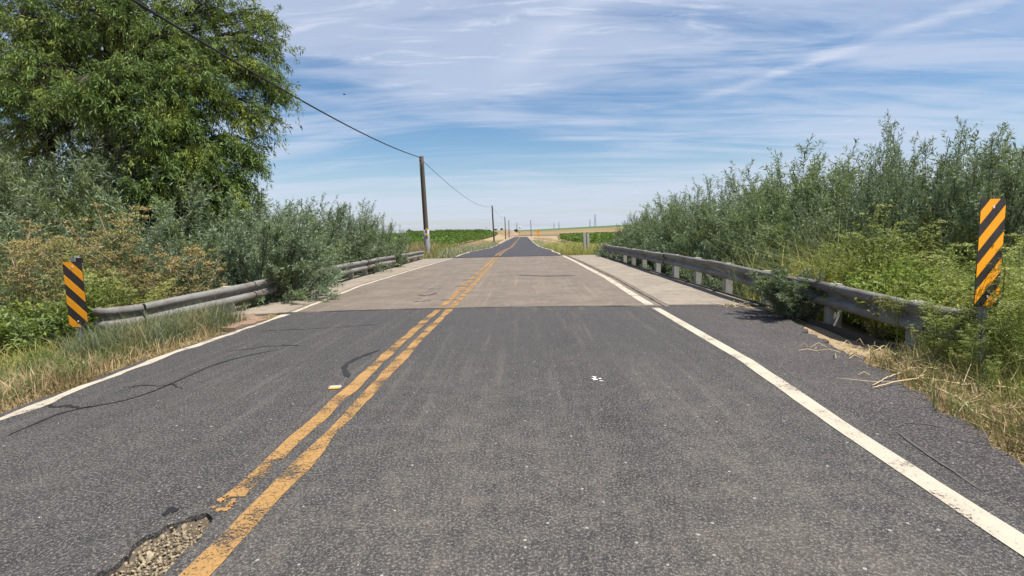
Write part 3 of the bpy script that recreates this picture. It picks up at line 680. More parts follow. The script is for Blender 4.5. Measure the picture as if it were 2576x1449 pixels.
for dx, hh in ((-.11, 1.26), (.11, 1.24)): bevel_box('post', (.17, .17, 1.5), 'post', tp, (dx, 0, hh - .55 - .0), .012, (0, R(-1.5), R(5)))

# ------------------------------------------------------------------ utility poles and cable
def utility_pole(label, base, top, r0, r1, detail=False):
    b = np.array(base, float); v = np.array(top, float) - b; t = thing('utility_pole', label, 'utility pole', base, 0, 'utility poles along the road')
    mb = MB(); k = np.linspace(-.08, 1, 14); tube(mb, k[:, None] * v, r0 + (r1 - r0) * np.clip(k, 0, 1), 14); mb.build('shaft', 'pole', t, True)
    if detail:
        mb = MB(); k = np.linspace(.0, .30, 5); tube(mb, k[:, None] * v + [-.0, -.03, 0], (r0 + .025), 14); mb.build('guard', 'pole_guard', t, True)
        mb = MB(); tube(mb, np.linspace(.22, .97, 6)[:, None] * v + [-.10, -.11, 0], .030, 8); mb.build('conduit', 'wire', t, True)
        for zz in (.255, .305):
            mb = MB(); q = zz * v; box(mb, q[0] + .02, q[0] + .17, q[1] - .24, q[1] - .20, q[2] - .05, q[2] + .05); mb.build('tag', 'sign_yellow', t)
        mb = MB(); tube(mb, np.array([v * .985 + [-.16, 0, 0], v * .985 + [.12, 0, 0]]), .035, 8); mb.build('cable_clamp', 'wire', t)
    return t
top1 = at(1060.5, 393, 31.6); b1 = at(1077, 655, 31.6)
utility_pole('nearest timber utility pole behind the end of the left guardrail with a grey base', (b1[0], b1[1], float(th(b1[0], b1[1]))), top1, .150, .115, True)
tops = [top1]
for lab, tx, ty, bx, Y in (('second utility pole along the left verge, beyond the leaning nearest one', 1238, 517, 1243, 104), ('third utility pole along the left verge, beside the vineyard', 1270, 545, 1272, 172), ('fourth and farthest utility pole on the left of the road', 1280, 553, 1281, 218), ('lone utility pole right of the road near the far junction', 1335, 553, 1336.3, 250)):
    tt = at(tx, ty, Y); bb = at(bx, 600, Y); bb[2] = float(th(bb[0], Y)); utility_pole(lab, bb, tt, .17, .13); tops.append(tt)
bp = np.array([-6.1, -8.0, 5.95])
utility_pole('utility pole on the left verge behind the viewpoint', (bp[0], bp[1], float(th(bp[0], bp[1]))), bp + [0, 0, .1], .15, .115)
def cable(label, a, b, sag, r):
    s = np.linspace(0, 1, 60)[:, None]; p = a + (b - a) * s; p[:, 2] -= 4 * sag * (s * (1 - s))[:, 0]
    mb = MB(); tube(mb, p - a, r, 6); o = mb.build('cable', 'wire', None, True); o.location = a; tag(o, label, 'cable', 'cables between the utility poles')
cable('thick black cable running overhead from the nearest pole across the tree', top1 + [0, 0, -.09], bp, .86, .022)
cable('thin cable sagging from the nearest pole to the second pole', top1 + [0, 0, -.20], tops[1] + [0, 0, -.1], 1.05, .015)
cable('faint cable between the second and third poles on the left', tops[1] + [0, 0, -.1], tops[2] + [0, 0, -.1], .9, .014)

# ------------------------------------------------------------------ plants: builders
def poly3(a, b, c, n): t = np.linspace(0, 1, n)[:, None]; return a * (1 - t) ** 2 + 2 * b * t * (1 - t) + c * t ** 2
def shrub_meshes(seed, H, Rr, nstem, nshoot, nleaf, LL, LW, leafm, arch=0.25, fall=.45, low=.12):
    """many-stemmed willow: upright stems, side shoots, narrow leaves"""
    rng = np.random.default_rng(seed); st = MB(); lf = MB(); SP = []; SD = []; SL = []
    for i in range(nstem):
        a = rng.uniform(0, 6.283); rb = Rr * .35 * math.sqrt(rng.uniform()); base = np.array([rb * math.cos(a), rb * math.sin(a), -.15])
        a2 = a + rng.normal() * .5; out = Rr * rng.uniform(.15, 1.0) ** .8; h = H * (1 - fall * (out / Rr) ** 2) * rng.uniform(.72, 1.04)
        tip = np.array([base[0] + out * math.cos(a2), base[1] + out * math.sin(a2), h])
        mid = base * .5 + tip * .5 + [0, 0, arch * h * (out / Rr)] - np.array([tip[0] - base[0], tip[1] - base[1], 0]) * .18
        P = poly3(base, mid, tip, 9); tube(st, P, np.linspace(.016, .003, 9) * (H / 3 + .3), 4, False)
        T = unit(np.gradient(P, axis=0)); k = rng.uniform(low, .99, nshoot) ** .85
        idx = np.clip((k * 8).astype(int), 0, 7); fr = (k * 8 - idx)[:, None]; pp = P[idx] * (1 - fr) + P[idx + 1] * fr
        od = rng.normal(size=(nshoot, 3)); od[:, 2] = np.abs(od[:, 2]) * .5
        d = unit(T[idx] * .9 + unit(od) * .75 + np.c_[pp[:, :2] / (Rr + .1) * .35, np.zeros(nshoot) + .15])
        SP.append(pp); SD.append(d); SL.append(H * .20 * rng.uniform(.5, 1.25, nshoot) * (1.1 - .55 * k))
        SP.append(P[-2:-1]); SD.append(T[-1:]); SL.append(np.array([H * .10]))
    SP = np.concatenate(SP); SD = np.concatenate(SD); SL = np.concatenate(SL); n = len(SP)
    s = (np.arange(nleaf)[None] + rng.uniform(0, 1, (n, nleaf))) / nleaf
    pos = SP[:, None] + SD[:, None] * (SL[:, None] * s)[..., None]; pos[..., 2] -= (SL[:, None] * s ** 2 * .18)
    dd = unit(SD[:, None] * .75 + unit(rng.normal(size=(n, nleaf, 3))) * .8 + [0, 0, .12])
    ll = LL * rng.uniform(.6, 1.2, n * nleaf)
    leaves(lf, pos.reshape(-1, 3), dd.reshape(-1, 3), ll, LW * ll / LL, rng)
    return st.mesh('stems'), lf.mesh('foliage')
def finish(me, m): me.materials.append(M[m]); return me
def place_plant(name, label, cat, group, parts, loc, rz, sc):
    t = thing(name, label, cat, loc, rz, group); t.scale = sc if isinstance(sc, tuple) else (sc, sc, sc)
    for pn, me in parts:
        c = link(pn, me, None, t)
        if pn == 'vine_stocks': c['kind'] = 'stuff'
    return t
SHR = []
for k, (sd_, H, Rr, lm) in enumerate(((1, 4.2, 1.7, 'willow'), (2, 4.0, 1.55, 'willow_g'), (3, 3.8, 1.8, 'willow'), (4, 4.3, 1.5, 'willow_g'))):
    a, b = shrub_meshes(sd_, H, Rr, 64, 27, 25, .11, .019, lm); SHR.append((('stems', finish(a, 'twig')), ('foliage', finish(b, lm))))
a, b = shrub_meshes(9, 1.25, .75, 50, 20, 18, .085, .016, 'willow', .5); SMALL = (('stems', finish(a, 'twig')), ('foliage', finish(b, 'willow')))
a, b = shrub_meshes(10, 2.2, 1.35, 90, 26, 20, .10, .018, 'willow', .75, .8, .02); ARCH = (('stems', finish(a, 'twig')), ('foliage', finish(b, 'willow')))

def umbel_meshes(seed, H, spread, nbr, nleaf, leafs=1.0, nu=34):
    """hollow-stalked weed: branching stalk, feathery leaves below, flat flower heads on top"""
    rng = np.random.default_rng(seed); st = MB(); lf = MB(); um = MB()
    tip = np.array([rng.normal() * .12 * H, rng.normal() * .12 * H, H]); main = poly3(np.zeros(3) - [0, 0, .1], np.array([0, 0, H * .5]), tip, 10); tube(st, main, np.linspace(.013, .004, 10), 5, False)
    ends = [(main[-1], unit(main[-1] - main[-2]))]; LP = []; LD = []
    for i in range(nbr):
        k = rng.uniform(.25, .95); b = main[int(k * 9)]; a = rng.uniform(0, 6.283); L = spread * rng.uniform(.5, 1.1) * (1.15 - .6 * k)
        e = b + np.array([math.cos(a) * L, math.sin(a) * L, L * rng.uniform(.7, 1.3)]); br = poly3(b, b + (e - b) * .5 + [0, 0, -.05], e, 6); tube(st, br, np.linspace(.006, .002, 6), 4, False)
        ends.append((e, unit(e - br[-2])))
        for j in range(3):
            s = br[2 + j]; a2 = rng.uniform(0, 6.283); e2 = s + np.array([math.cos(a2), math.sin(a2), 1.1]) * L * .3; tube(st, [s, (s + e2) / 2, e2], [.003, .002, .0015], 3, False); ends.append((e2, unit(e2 - s)))
        LP.append(br[rng.integers(0, 6, nleaf)] + rng.normal(size=(nleaf, 3)) * .07 * leafs)
    LP = np.concatenate(LP + [main[rng.integers(0, 8, nleaf * 3)] + rng.normal(size=(nleaf * 3, 3)) * np.array([.13, .13, .06]) * leafs])
    LD = rng.normal(size=LP.shape); LD[:, 2] = LD[:, 2] * .5 + .1; ln = rng.uniform(.02, .055, len(LP)); leaves(lf, LP, LD, ln, ln * .38, rng)
    UP = []; 
    for e, d in ends:
        r = rng.uniform(.03, .075); a = rng.uniform(0, 6.283, nu); q = r * np.sqrt(rng.uniform(0, 1, nu)); UP.append(e + np.stack([q * np.cos(a), q * np.sin(a), .03 - q * q * 4 + rng.normal(size=nu) * .008], 1))
        for j in range(0, nu, 6): tube(st, [e, UP[-1][j]], [.0016, .0012], 3, False)
    UP = np.concatenate(UP); UD = rng.normal(size=UP.shape) + [0, 0, .3]; leaves(um, UP, UD, .017, .013, rng)
    return st.mesh('stalk'), lf.mesh('leaves'), um.mesh('flower_heads')
WG = []; WB = []
for k in range(4):
    a, b, c = umbel_meshes(30 + k, 1.45, .42, 9, 110); WG.append((('stalk', finish(a, 'stem_g')), ('leaves', finish(b, 'weed_g')), ('flower_heads', finish(c, 'umbel_g'))))
for k in range(4):
    a, b, c = umbel_meshes(50 + k, 1.7, .55, 12, 60, 1.5, 44); WB.append((('stalk', finish(a, 'dead_stem')), ('leaves', finish(b, 'weed_b')), ('flower_heads', finish(c, 'umbel_b'))))
# leafy bushy weed without flower heads
def bushweed(seed, H, Rr, n, LL, LW, lm):
    rng = np.random.default_rng(seed); st = MB(); lf = MB()
    P = []; D = []
    for i in range(n):
        a = rng.uniform(0, 6.283); o = Rr * rng.uniform(.1, 1); tip = np.array([o * math.cos(a), o * math.sin(a), H * (1 - .4 * (o / Rr) ** 2) * rng.uniform(.6, 1)]); b = tip * [.15, .15, 0]
        br = poly3(b, (b + tip) / 2 + [0, 0, .1 * H], tip, 7); tube(st, br, np.linspace(.006, .002, 7), 3, False); k = rng.uniform(.1, 1, 60); ii = (k * 5.99).astype(int)
        P.append(br[ii] + (br[np.minimum(ii + 1, 6)] - br[ii]) * rng.uniform(0, 1, 60)[:, None] + rng.normal(size=(60, 3)) * .025); D.append(rng.normal(size=(60, 3)) + [0, 0, .5])
    leaves(lf, np.concatenate(P), np.concatenate(D), LL * rng.uniform(.5, 1.2, n * 60), LW, rng, .25); return st.mesh('stems'), lf.mesh('foliage')
BW = []
for k, lm in enumerate(('weed_g', 'grass_g', 'weed_b')):
    a, b = bushweed(70 + k, .75, .5, 60, .07, .02, lm); BW.append((('stems', finish(a, 'stem_g')), ('foliage', finish(b, lm))))

# ------------------------------------------------------------------ plants: the tall willow on the left
def willow_tree():
    rng = np.random.default_rng(8); base = np.array([-12.5, 15.0, float(th(-12.5, 15))])
    t = thing('willow_tree', 'tall willow with drooping narrow leaves on the left bank, cut by the picture top', 'tree', tuple(base))
    tr = MB(); lf = MB()
    fork = np.array([.3, 0, 4.2]); tube(tr, poly3(np.zeros(3) - [0, 0, .3], np.array([-.2, .1, 2]), fork, 9), np.linspace(.42, .27, 9), 10, False)
    fork2 = np.array([.9, .3, 7.6]); tube(tr, poly3(fork, np.array([.3, .2, 6]), fork2, 7), np.linspace(.27, .14, 7), 8, False)
    tube(tr, poly3(np.array([-1.6, .6, -.3]), np.array([-1.9, .6, 2.5]), np.array([-1.3, .4, 6.2]), 9), np.linspace(.26, .12, 9), 8, False)
    # (px, py, depth, radius, sprays): where the leafy boughs hang
    C = [(60, 60, 13.5, 1.5, 50), (60, 190, 12.6, 1.2, 46), (40, 250, 12.2, .9, 32), (170, 90, 14, 1.3, 34), (330, 40, 14.2, 1.4, 56), (430, 110, 13.6, 1.1, 48), (520, 40, 14.6, 1.2, 52),
         (560, 150, 14.2, .9, 38), (480, 200, 13.2, 1.0, 50), (330, 190, 12.6, .8, 34), (270, 255, 12.2, .9, 44), (200, 250, 12.0, .6, 24), (430, 260, 12.9, .8, 40), (400, 330, 12.4, .8, 44), (470, 320, 13.2, .9, 44), (560, 260, 13.8, .9, 44),
         (640, 190, 14.2, .8, 36), (665, 110, 14.6, .65, 26), (650, 50, 14.9, .45, 15), (690, 230, 14.2, .6, 24), (640, 300, 13.8, .7, 30), (600, 370, 13.6, .7, 28), (620, 410, 13.5, .55, 22), (590, 470, 13.2, .6, 24), (500, 410, 12.9, .8, 34), (410, 420, 12.4, .7, 34), (390, 480, 12.2, .6, 26), (560, 500, 13.0, .6, 24),
         (240, 20, 15.2, 1.6, 52), (130, 130, 16, 1.5, 44), (240, 150, 16.5, 1.4, 30), (350, 100, 16.5, 1.5, 44), (60, 330, 15.5, 1.2, 22), (180, 340, 16, 1.1, 18), (300, 360, 15.5, 1.1, 26), (480, 470, 15.2, 1.0, 26), (340, 440, 14.6, .9, 24), (80, 420, 16, 1.0, 24), (30, 380, 17.5, 1.3, 40), (150, 300, 17.5, 1.4, 44), (260, 320, 17.5, 1.3, 44), (120, 230, 17, 1.3, 40), (330, 290, 17, 1.2, 36), (230, 420, 17.5, 1.2, 30), (360, 380, 17, 1.1, 30), (210, 190, 15, 1.0, 30),
         (-90, 80, 13.5, 1.7, 46), (-120, 250, 13, 1.5, 40), (100, -120, 14.5, 2.0, 60), (320, -140, 14.8, 1.9, 56), (520, -90, 15, 1.4, 40), (430, -220, 15, 1.7, 44), (200, -260, 15, 2.0, 50), (-80, -100, 14.5, 1.8, 44), (400, 130, 18, 1.6, 36), (180, 30, 18, 1.8, 40)]
    for (px, py, Y, r, ns) in C:
        c = at(px, py, Y) - base
        s = fork2 if c[2] > 6.5 else fork
        if c[0] < -1 and rng.uniform() < .5: s = np.array([-1.3, .4, 6.2]) if c[2] > 5 else np.array([-1.75, .55, 3.2])
        bough = poly3(s, (s + c) / 2 + [0, 0, .5 + .12 * np.linalg.norm(c - s)], c + [0, 0, .3], 10); L = np.linalg.norm(c - s)
        tube(tr, bough + wobble(30, .05, int(px + 1000)).reshape(10, 3), np.linspace(.035 + .012 * L, .016, 10), 6, False)
        front = Y < 14.6; ns = int(ns * (1.75 if front else 2.1)); r *= .74 if front else 1.0
        g_ = rng.normal(size=(ns, 3)); g_ = unit(g_) * (rng.uniform(0, 1, ns) ** .45)[:, None] * r * [1, 1, .85]; S = c + g_
        for sp in S:
            o = bough[rng.integers(5, 10)]; d = unit(sp - o + rng.normal(size=3) * .15); mid = o + (sp - o) * .6 + [0, 0, .12]
            P = poly3(o, mid, sp, 5); tube(tr, P, np.linspace(.011, .004, 5), 3, False)
            dr = rng.uniform(.35, .85); h = unit(np.array([d[0], d[1], 0]) + rng.normal(size=3) * .35)
            e = sp + h * dr * .55 - np.array([0, 0, dr * rng.uniform(.0, .7)]); Q = poly3(sp, sp + h * dr * .4 + [0, 0, .05], e, 6); tube(tr, Q, np.linspace(.004, .0015, 6), 3, False)
            for line, nl in ((P[2:], 16), (Q, 40)):
                k = rng.uniform(0, len(line) - 1.001, nl); i = k.astype(int); f = (k - i)[:, None]; pp = line[i] * (1 - f) + line[i + 1] * f
                pp = pp + rng.normal(size=pp.shape) * .035
                dd = unit(rng.normal(size=(nl, 3)) * .6 + (line[-1] - line[0]) / (np.linalg.norm(line[-1] - line[0]) + .01) * .6 + [0, 0, -.38]); LL = rng.uniform(.08, .15, nl)
                leaves(lf, pp, dd, LL, LL * .20, rng, .12)
    tr.build('trunk', 'bark', t, True); lf.build('crown', 'willow_tree', t)
willow_tree()

# ------------------------------------------------------------------ plants: shrubs
rs = random.Random(4)
def shr(k, label, group, x, y, top, wid=1.0, parts=None, H=None, name='willow_shrub'):
    p = parts or SHR[k % 4]; H = H or (4.2, 4.0, 3.8, 4.3)[k % 4]; z = float(th(x, y)) - .05; s = (top - z) / H
    return place_plant(name, label, 'shrub', group, p, (x, y, z), rs.uniform(0, 6.28), (s * wid, s * wid, s))
GR_ = 'willow shrubs behind the right guardrail'
row = 'grey green willow shrub in the dense row behind the right guardrail'
for i, (x, y, tp_, w) in enumerate([(7.5, 6.8, 2.0, .95), (9.2, 8.0, 2.4, 1.0), (7.3, 8.7, 2.75, .85), (8.9, 9.9, 2.75, 1.0), (6.3, 10.0, 2.3, .8), (7.2, 11.4, 2.9, .9), (9.0, 12.8, 3.1, 1.0), (6.5, 13.2, 2.95, .8), (7.4, 15.2, 3.3, .95), (6.2, 16.5, 2.4, .8), (7.3, 18.4, 3.05, .95), (6.1, 19.8, 2.5, .85), (7.0, 21.6, 3.25, .85), (6.0, 23.2, 2.35, .8), (7.0, 25.0, 2.7, .9), (5.9, 26.4, 2.1, .8), (6.6, 28.4, 2.35, .85), (5.6, 30.0, 1.6, .8), (6.4, 31.8, 1.7, .9), (10.8, 11.2, 3.0, 1), (6.5, 9.0, 3.0, .62), (9.0, 16, 3.2, 1.1), (9, 20.5, 3.1, 1.1)]):
    lab = {0: 'grey green willow shrub nearest the right striped marker', 20: 'tallest spiky willow shrub left of the right striped marker', 12: 'spiky willow shrub standing above its neighbours halfway along the right rail', 17: 'lowest willow shrub at the far end of the right guardrail', 4: 'low willow shrub leaning on the right guardrail beyond the small sprig'}.get(i, row)
    shr(i, lab, GR_, x, y, tp_, w)
for i, (x, y, tp_, w) in enumerate([(5.5, 11.8, 1.1, .8), (5.6, 14.2, 1.2, .8), (5.6, 16.6, 1.05, .8), (5.6, 19, 1.2, .9), (5.6, 21.6, 1.05, .9), (5.5, 24, 1.1, .9), (5.3, 26.4, 1.0, .9), (4.9, 28.6, .8, .9), (4.5, 29.6, .62, .8)]):
    shr(0, 'low leafy willow regrowth pressing against the back of the right guardrail', 'low regrowth along the right guardrail', x, y, tp_, w, ARCH, 2.2, 'willow_regrowth')
t = place_plant('willow_sprig', 'small leafy willow sprig growing over the right guardrail at the deck edge', 'shrub', None, SMALL, (3.86, 7.6, -.10), .4, (.78, .85, .66))
GL_ = 'willow shrubs behind the left guardrail'
rowl = 'grey green willow shrub in the row behind the left guardrail'
for i, (x, y, tp_, w) in enumerate([(-6.3, 13.4, 2.05, .75), (-6.9, 15.5, 2.4, .85), (-7.3, 18.2, 2.7, .9), (-6.7, 20.6, 2.6, .8), (-7.4, 22.8, 2.65, .9), (-6.8, 25.2, 2.3, .8), (-8.8, 16.8, 2.7, 1), (-8.1, 14.0, 2.9, .95), (-7.0, 11.3, 1.95, .85), (-8.9, 11.8, 3.25, .95), (-7.9, 10.2, 1.95, .8), (-10.6, 11.8, 3.5, 1.0), (-9.2, 10.2, 2.2, .85), (-12.2, 13.6, 4.2, 1.0), (-9.7, 13.2, 4.3, .9), (-11.2, 14.2, 4.3, 1.0), (-6.3, 12.2, 1.9, .7), (-7.7, 12.6, 2.8, .85)]):
    lab = {0: 'willow shrub rising just behind the one that hangs over the left guardrail', 5: 'farthest willow shrub on the left, thin against the sky before the nearest pole', 14: 'tall silvery willow shrub in front of the left tree'}.get(i, rowl)
    shr(i, lab, GL_, x, y, tp_, w)
t = place_plant('willow_shrub', 'arching grey green willow shrub spilling over the left guardrail onto the deck', 'shrub', GL_, ARCH, (-5.52, 11.0, -.30), 0, (.92, .92, 1.06)); t.rotation_euler = (R(2), R(13), 0)
t = place_plant('willow_sprig', 'low shrub poking through the far left guardrail', 'shrub', None, SMALL, (-5.5, 21.8, -.3), 2.0, (.8, .8, .85))

# ------------------------------------------------------------------ plants: tall weeds
rw = random.Random(21)
def weeds(protos, H, name, lab, cat, grp, spots, sc=(1, 1)):
    for i, (x, y, h) in enumerate(spots):
        z = float(th(x, y)); s = h / H * rw.uniform(.9, 1.1); l = lab[i] if isinstance(lab, dict) and i in lab else (lab.get(-1) if isinstance(lab, dict) else lab)
        place_plant(name, l, cat, grp, protos[i % len(protos)], (x, y, z), rw.uniform(0, 6.28), (s * sc[0], s * sc[0], s * sc[1]))
def wedge(n, seed, y0, y1, xa, xb, h0, h1, gap):
    r = random.Random(seed); out = []; k = 0
    while len(out) < n and k < 4000:
        k += 1; y = r.uniform(y0, y1); a, b = xa(y), xb(y)
        if b <= a: continue
        x = r.uniform(a, b)
        if all((x - p[0]) ** 2 + (y - p[1]) ** 2 > gap * gap for p in out): out.append((x, y, r.uniform(h0, h1) * (.75 + .25 * (y - y0) / (y1 - y0))))
    return out
sp = wedge(46, 5, 5.0, 10.5, lambda y: 4.55 - max(0, .25 * (5.6 - y)), lambda y: min(.97 * y + .2, 7.2), 1.15, 1.75, .27)
spf = [(3.95, 4.2, 1.0), (4.05, 4.42, .85), (3.66, 3.75, .36), (3.45, 3.9, .3), (3.8, 4.0, .55), (3.62, 4.3, .5), (4.0, 3.95, .7), (3.35, 3.5, .25), (3.75, 4.5, .5), (4.15, 4.65, .95), (4.02, 4.75, .62), (4.2, 4.95, .8), (4.42, 4.8, .85), (3.85, 5.0, .5), (4.6, 5.1, 1.0), (3.95, 5.25, .66), (4.25, 4.5, .6), (4.5, 4.55, .75), (3.75, 4.75, .35), (4.15, 4.35, .5), (4.35, 5.3, .9), (3.93, 5.6, .6)]
weeds(WG, 1.45, 'umbel_weed', 'short umbel weed growing in front of the curled end of the right guardrail', 'weed', 'short umbel weeds at the right rail end', spf, (1.3, 1))
weeds(WG, 1.45, 'umbel_weed', {-1: 'yellow green umbel weed in the thicket behind the near end of the right guardrail'}, 'weed', 'green umbel weeds on the right verge', sp, (1.15, 1))
sb = wedge(30, 6, 4.8, 10.5, lambda y: 4.5, lambda y: min(.97 * y + .2, 7.2), .75, 1.35, .33)
weeds([BW[0], BW[0], BW[1]], .75, 'leafy_weed', 'leafy yellow green weed filling the thicket behind the near right guardrail', 'weed', 'leafy weeds on the right verge', sb, (1.2, 1))
weeds([BW[1]], .75, 'leafy_weed', 'small dark green bush at the lower right edge of the pavement', 'weed', None, [(3.12, 2.98, .42)], (.9, 1))
weeds([BW[1]], .75, 'leafy_weed', 'bright leafy weed at the foot of the right rail behind the sprig', 'weed', None, [(4.35, 9.3, 1.1)], (.6, 1))
weeds([BW[2]], .75, 'leafy_weed', 'clump of curled brown dead leaves under the right rail', 'weed', None, [(4.15, 6.2, .42)], (.9, 1))
sl_ = wedge(18, 7, 7.6, 10.6, lambda y: -.98 * y - .2, lambda y: -6.3 - .12 * (y - 7.4), 1.5, 3.2, .34)
weeds(WB, 1.7, 'dried_umbel_weed', {-1: 'dried brown umbel weed among the shrubs behind the left striped marker'}, 'weed', 'dried umbel weeds on the left bank', sl_, (1.2, 1))
weeds([WB[2]], 1.7, 'dried_umbel_weed', 'tall rust brown umbel weed standing alone behind the left guardrail', 'weed', 'dried umbel weeds on the left bank', [(-6.35, 9.6, 2.45)], (1.25, 1))
weeds([WB[0]], 1.7, 'dried_umbel_weed', 'second rust brown umbel weed left of the tall one behind the left guardrail', 'weed', 'dried umbel weeds on the left bank', [(-6.55, 8.7, 1.75)], (1.1, 1))
weeds(WG, 1.45, 'umbel_weed', 'yellow green umbel weed between the left guardrail and the shrubs', 'weed', 'green umbel weeds on the left bank', wedge(30, 8, 7.5, 10.8, lambda y: -.98 * y, lambda y: -5.95, 1.0, 2.1, .3), (1.2, 1))
weeds([BW[1], BW[1], BW[0], BW[2]], .75, 'leafy_weed', 'leafy weed on the slope behind the left striped marker', 'weed', 'leafy weeds on the left bank', wedge(40, 9, 7.4, 10.8, lambda y: -.99 * y - .1, lambda y: -6.75, .75, 1.5, .28) + [(-5.6, 5.9, .22), (-6.1, 6.3, .25), (-5.3, 6.5, .2), (-5.5, 7.1, .24)], (1.3, 1))

# ------------------------------------------------------------------ grass
def scatter(n, fx, seed):
    rng = np.random.default_rng(seed); return fx(rng, n), rng
def grass(name, label, n, region, hr, w, lean, m, seed, tuft=6, tr=.05):
    rng = np.random.default_rng(seed); c = region(rng, n); P = np.repeat(c, tuft, 0)[:, :2] + rng.normal(size=(len(c) * tuft, 2)) * tr
    hs = np.repeat(rng.uniform(hr[0], hr[1], len(c)), tuft) * rng.uniform(.5, 1.1, len(P)); z = th(P[:, 0], P[:, 1]) - .02
    mb = MB(); blades(mb, np.c_[P, z], hs, w * rng.uniform(.6, 1.3, len(P)), lean, rng); o = mb.build(name, m); tag(o, label, 'grass', None, 'stuff'); return o
def edge_left(rng, n, a, b, y0, y1, p=1.0):
    y = rng.uniform(y0, y1, n); return np.c_[interp(T_LEFT, y) - .14 - a - (b - a) * rng.uniform(0, 1, n) ** p, y]
grass('dry_grass', 'dry straw grass along the left pavement edge', 2500, lambda r, n: edge_left(r, n, .15, 2.3, 2.6, 7.4, 1.0), (.06, .32), .009, .75, 'grass_d', 1, 6, .07)
grass('short_dry_grass', 'short trampled straw on the left pavement edge', 2300, lambda r, n: edge_left(r, n, .02, .9, 2.6, 7.3, 1.0), (.03, .12), .008, 1.6, 'grass_d', 2, 6, .05)
grass('green_grass', 'tall green grass in front of the left guardrail', 1150, lambda r, n: edge_left(r, n, .28, 1.45, 6.2, 8.3, .8), (.18, .66), .008, .6, 'grass_bg', 3, 7, .05)
grass('green_grass', 'scattered green grass at the left edge of the picture', 800, lambda r, n: edge_left(r, n, .25, 2.6, 3.0, 6.9), (.1, .38), .012, .6, 'grass_g', 4, 6, .06)
grass('yellow_grass', 'yellow green grass in front of the left bank', 1400, lambda r, n: edge_left(r, n, 1.5, 4.5, 4.5, 8.5), (.15, .5), .011, .6, 'grass_y', 5, 6, .08)
def edge_right(rng, n, a, b, y0, y1, p=1.0):
    y = rng.uniform(y0, y1, n); return np.c_[np.maximum(interp(T_SH, y), np.where(y > 5.1, 3.92, 0)) + a + (b - a) * rng.uniform(0, 1, n) ** p, y]
grass('dry_grass', 'dry straw grass along the right pavement edge', 2900, lambda r, n: edge_right(r, n, .08, 2.0, 2.3, 5.4, 1.0), (.04, .28), .008, .9, 'grass_d', 6, 6, .06)
grass('short_dry_grass', 'flattened straw litter on the right pavement edge', 2200, lambda r, n: edge_right(r, n, -.08, .7, 2.5, 5.3, 1.0), (.02, .09), .007, 1.9, 'grass_d', 7, 6, .05)
grass('yellow_grass', 'yellow green grass under the right rail end', 2000, lambda r, n: edge_right(r, n, .45, 2.2, 3.4, 8.2, .8), (.12, .48), .009, .6, 'grass_y', 8, 6, .06)
grass('yellow_grass', 'tall fine yellow green grass behind the right guardrail', 1500, lambda r, n: np.c_[r.normal(5.35, .45, n), r.uniform(8.0, 10.2, n)], (1.0, 2.1), .008, .8, 'grass_y', 9, 6, .08)
grass('dry_grass', 'dry grass tuft at the deck corner by the left guardrail', 160, lambda r, n: np.c_[r.uniform(-4.75, -4.2, n), r.uniform(8.3, 8.95, n)], (.04, .12), .006, 1.4, 'grass_d', 10, 6, .04)
grass('green_grass', 'green tufts in the dry grass of the right verge', 260, lambda r, n: edge_right(r, n, .12, 1.5, 2.5, 5.4), (.08, .3), .010, .7, 'grass_g', 33, 6, .06)
grass('green_grass', 'green undergrowth below the left guardrail', 1500, lambda r, n: np.c_[r.uniform(-7.0, -5.65, n), r.uniform(9.5, 28, n)], (.5, 1.5), .014, .5, 'grass_g', 11, 6, .1)
grass('green_grass', 'green undergrowth below the right guardrail', 1500, lambda r, n: np.c_[r.uniform(4.35, 5.8, n), r.uniform(9.2, 28, n)], (.5, 1.5), .014, .5, 'grass_g', 12, 6, .1)
# beyond the bridge
grass('dry_grass', 'golden dry weeds behind the far end of the left guardrail', 1500, lambda r, n: np.c_[r.uniform(-9.5, -5.9, n), r.uniform(29.8, 36, n)], (.6, 1.5), .02, .35, 'grass_d', 31, 6, .12)
grass('sage_grass', 'pale grey green grass on the far left verge', 3400, lambda r, n: edge_left(r, n, .1, 2.4, 29.2, 90, 1.2), (.2, .8), .03, .5, 'grass_s', 13, 6, .15)
grass('yellow_grass', 'golden weeds round the nearest utility pole', 2000, lambda r, n: np.c_[r.uniform(-10.5, -5.2, n), r.uniform(29.5, 44, n)], (.4, 1.25), .022, .4, 'grass_y', 14, 6, .12)
grass('dry_grass', 'tan dry grass behind the far left verge', 2400, lambda r, n: edge_left(r, n, 1.2, 6.5, 36, 140, 1.0), (.12, .5), .035, .6, 'grass_d', 15, 6, .2)
def far_right(r, n, a, b, y0, y1): y = r.uniform(y0, y1, n); return np.c_[interp(T_RIGHT, y) + .15 + a + (b - a) * r.uniform(0, 1, n), y]
grass('yellow_grass', 'bright yellow green grass on the verge past the right guardrail', 3600, lambda r, n: far_right(r, n, .1, 4.2, 29.3, 56), (.25, .85), .022, .5, 'grass_y', 16, 6, .12)
grass('sage_grass', 'pale grass on the far right verge', 1800, lambda r, n: far_right(r, n, .05, 1.6, 32, 120), (.12, .4), .03, .5, 'grass_s', 17, 6, .15)
grass('dry_grass', 'dry grass around the far yellow diamond sign', 1400, lambda r, n: far_right(r, n, 1.2, 7, 55, 190), (.05, .22), .035, .6, 'grass_d', 18, 6, .2)

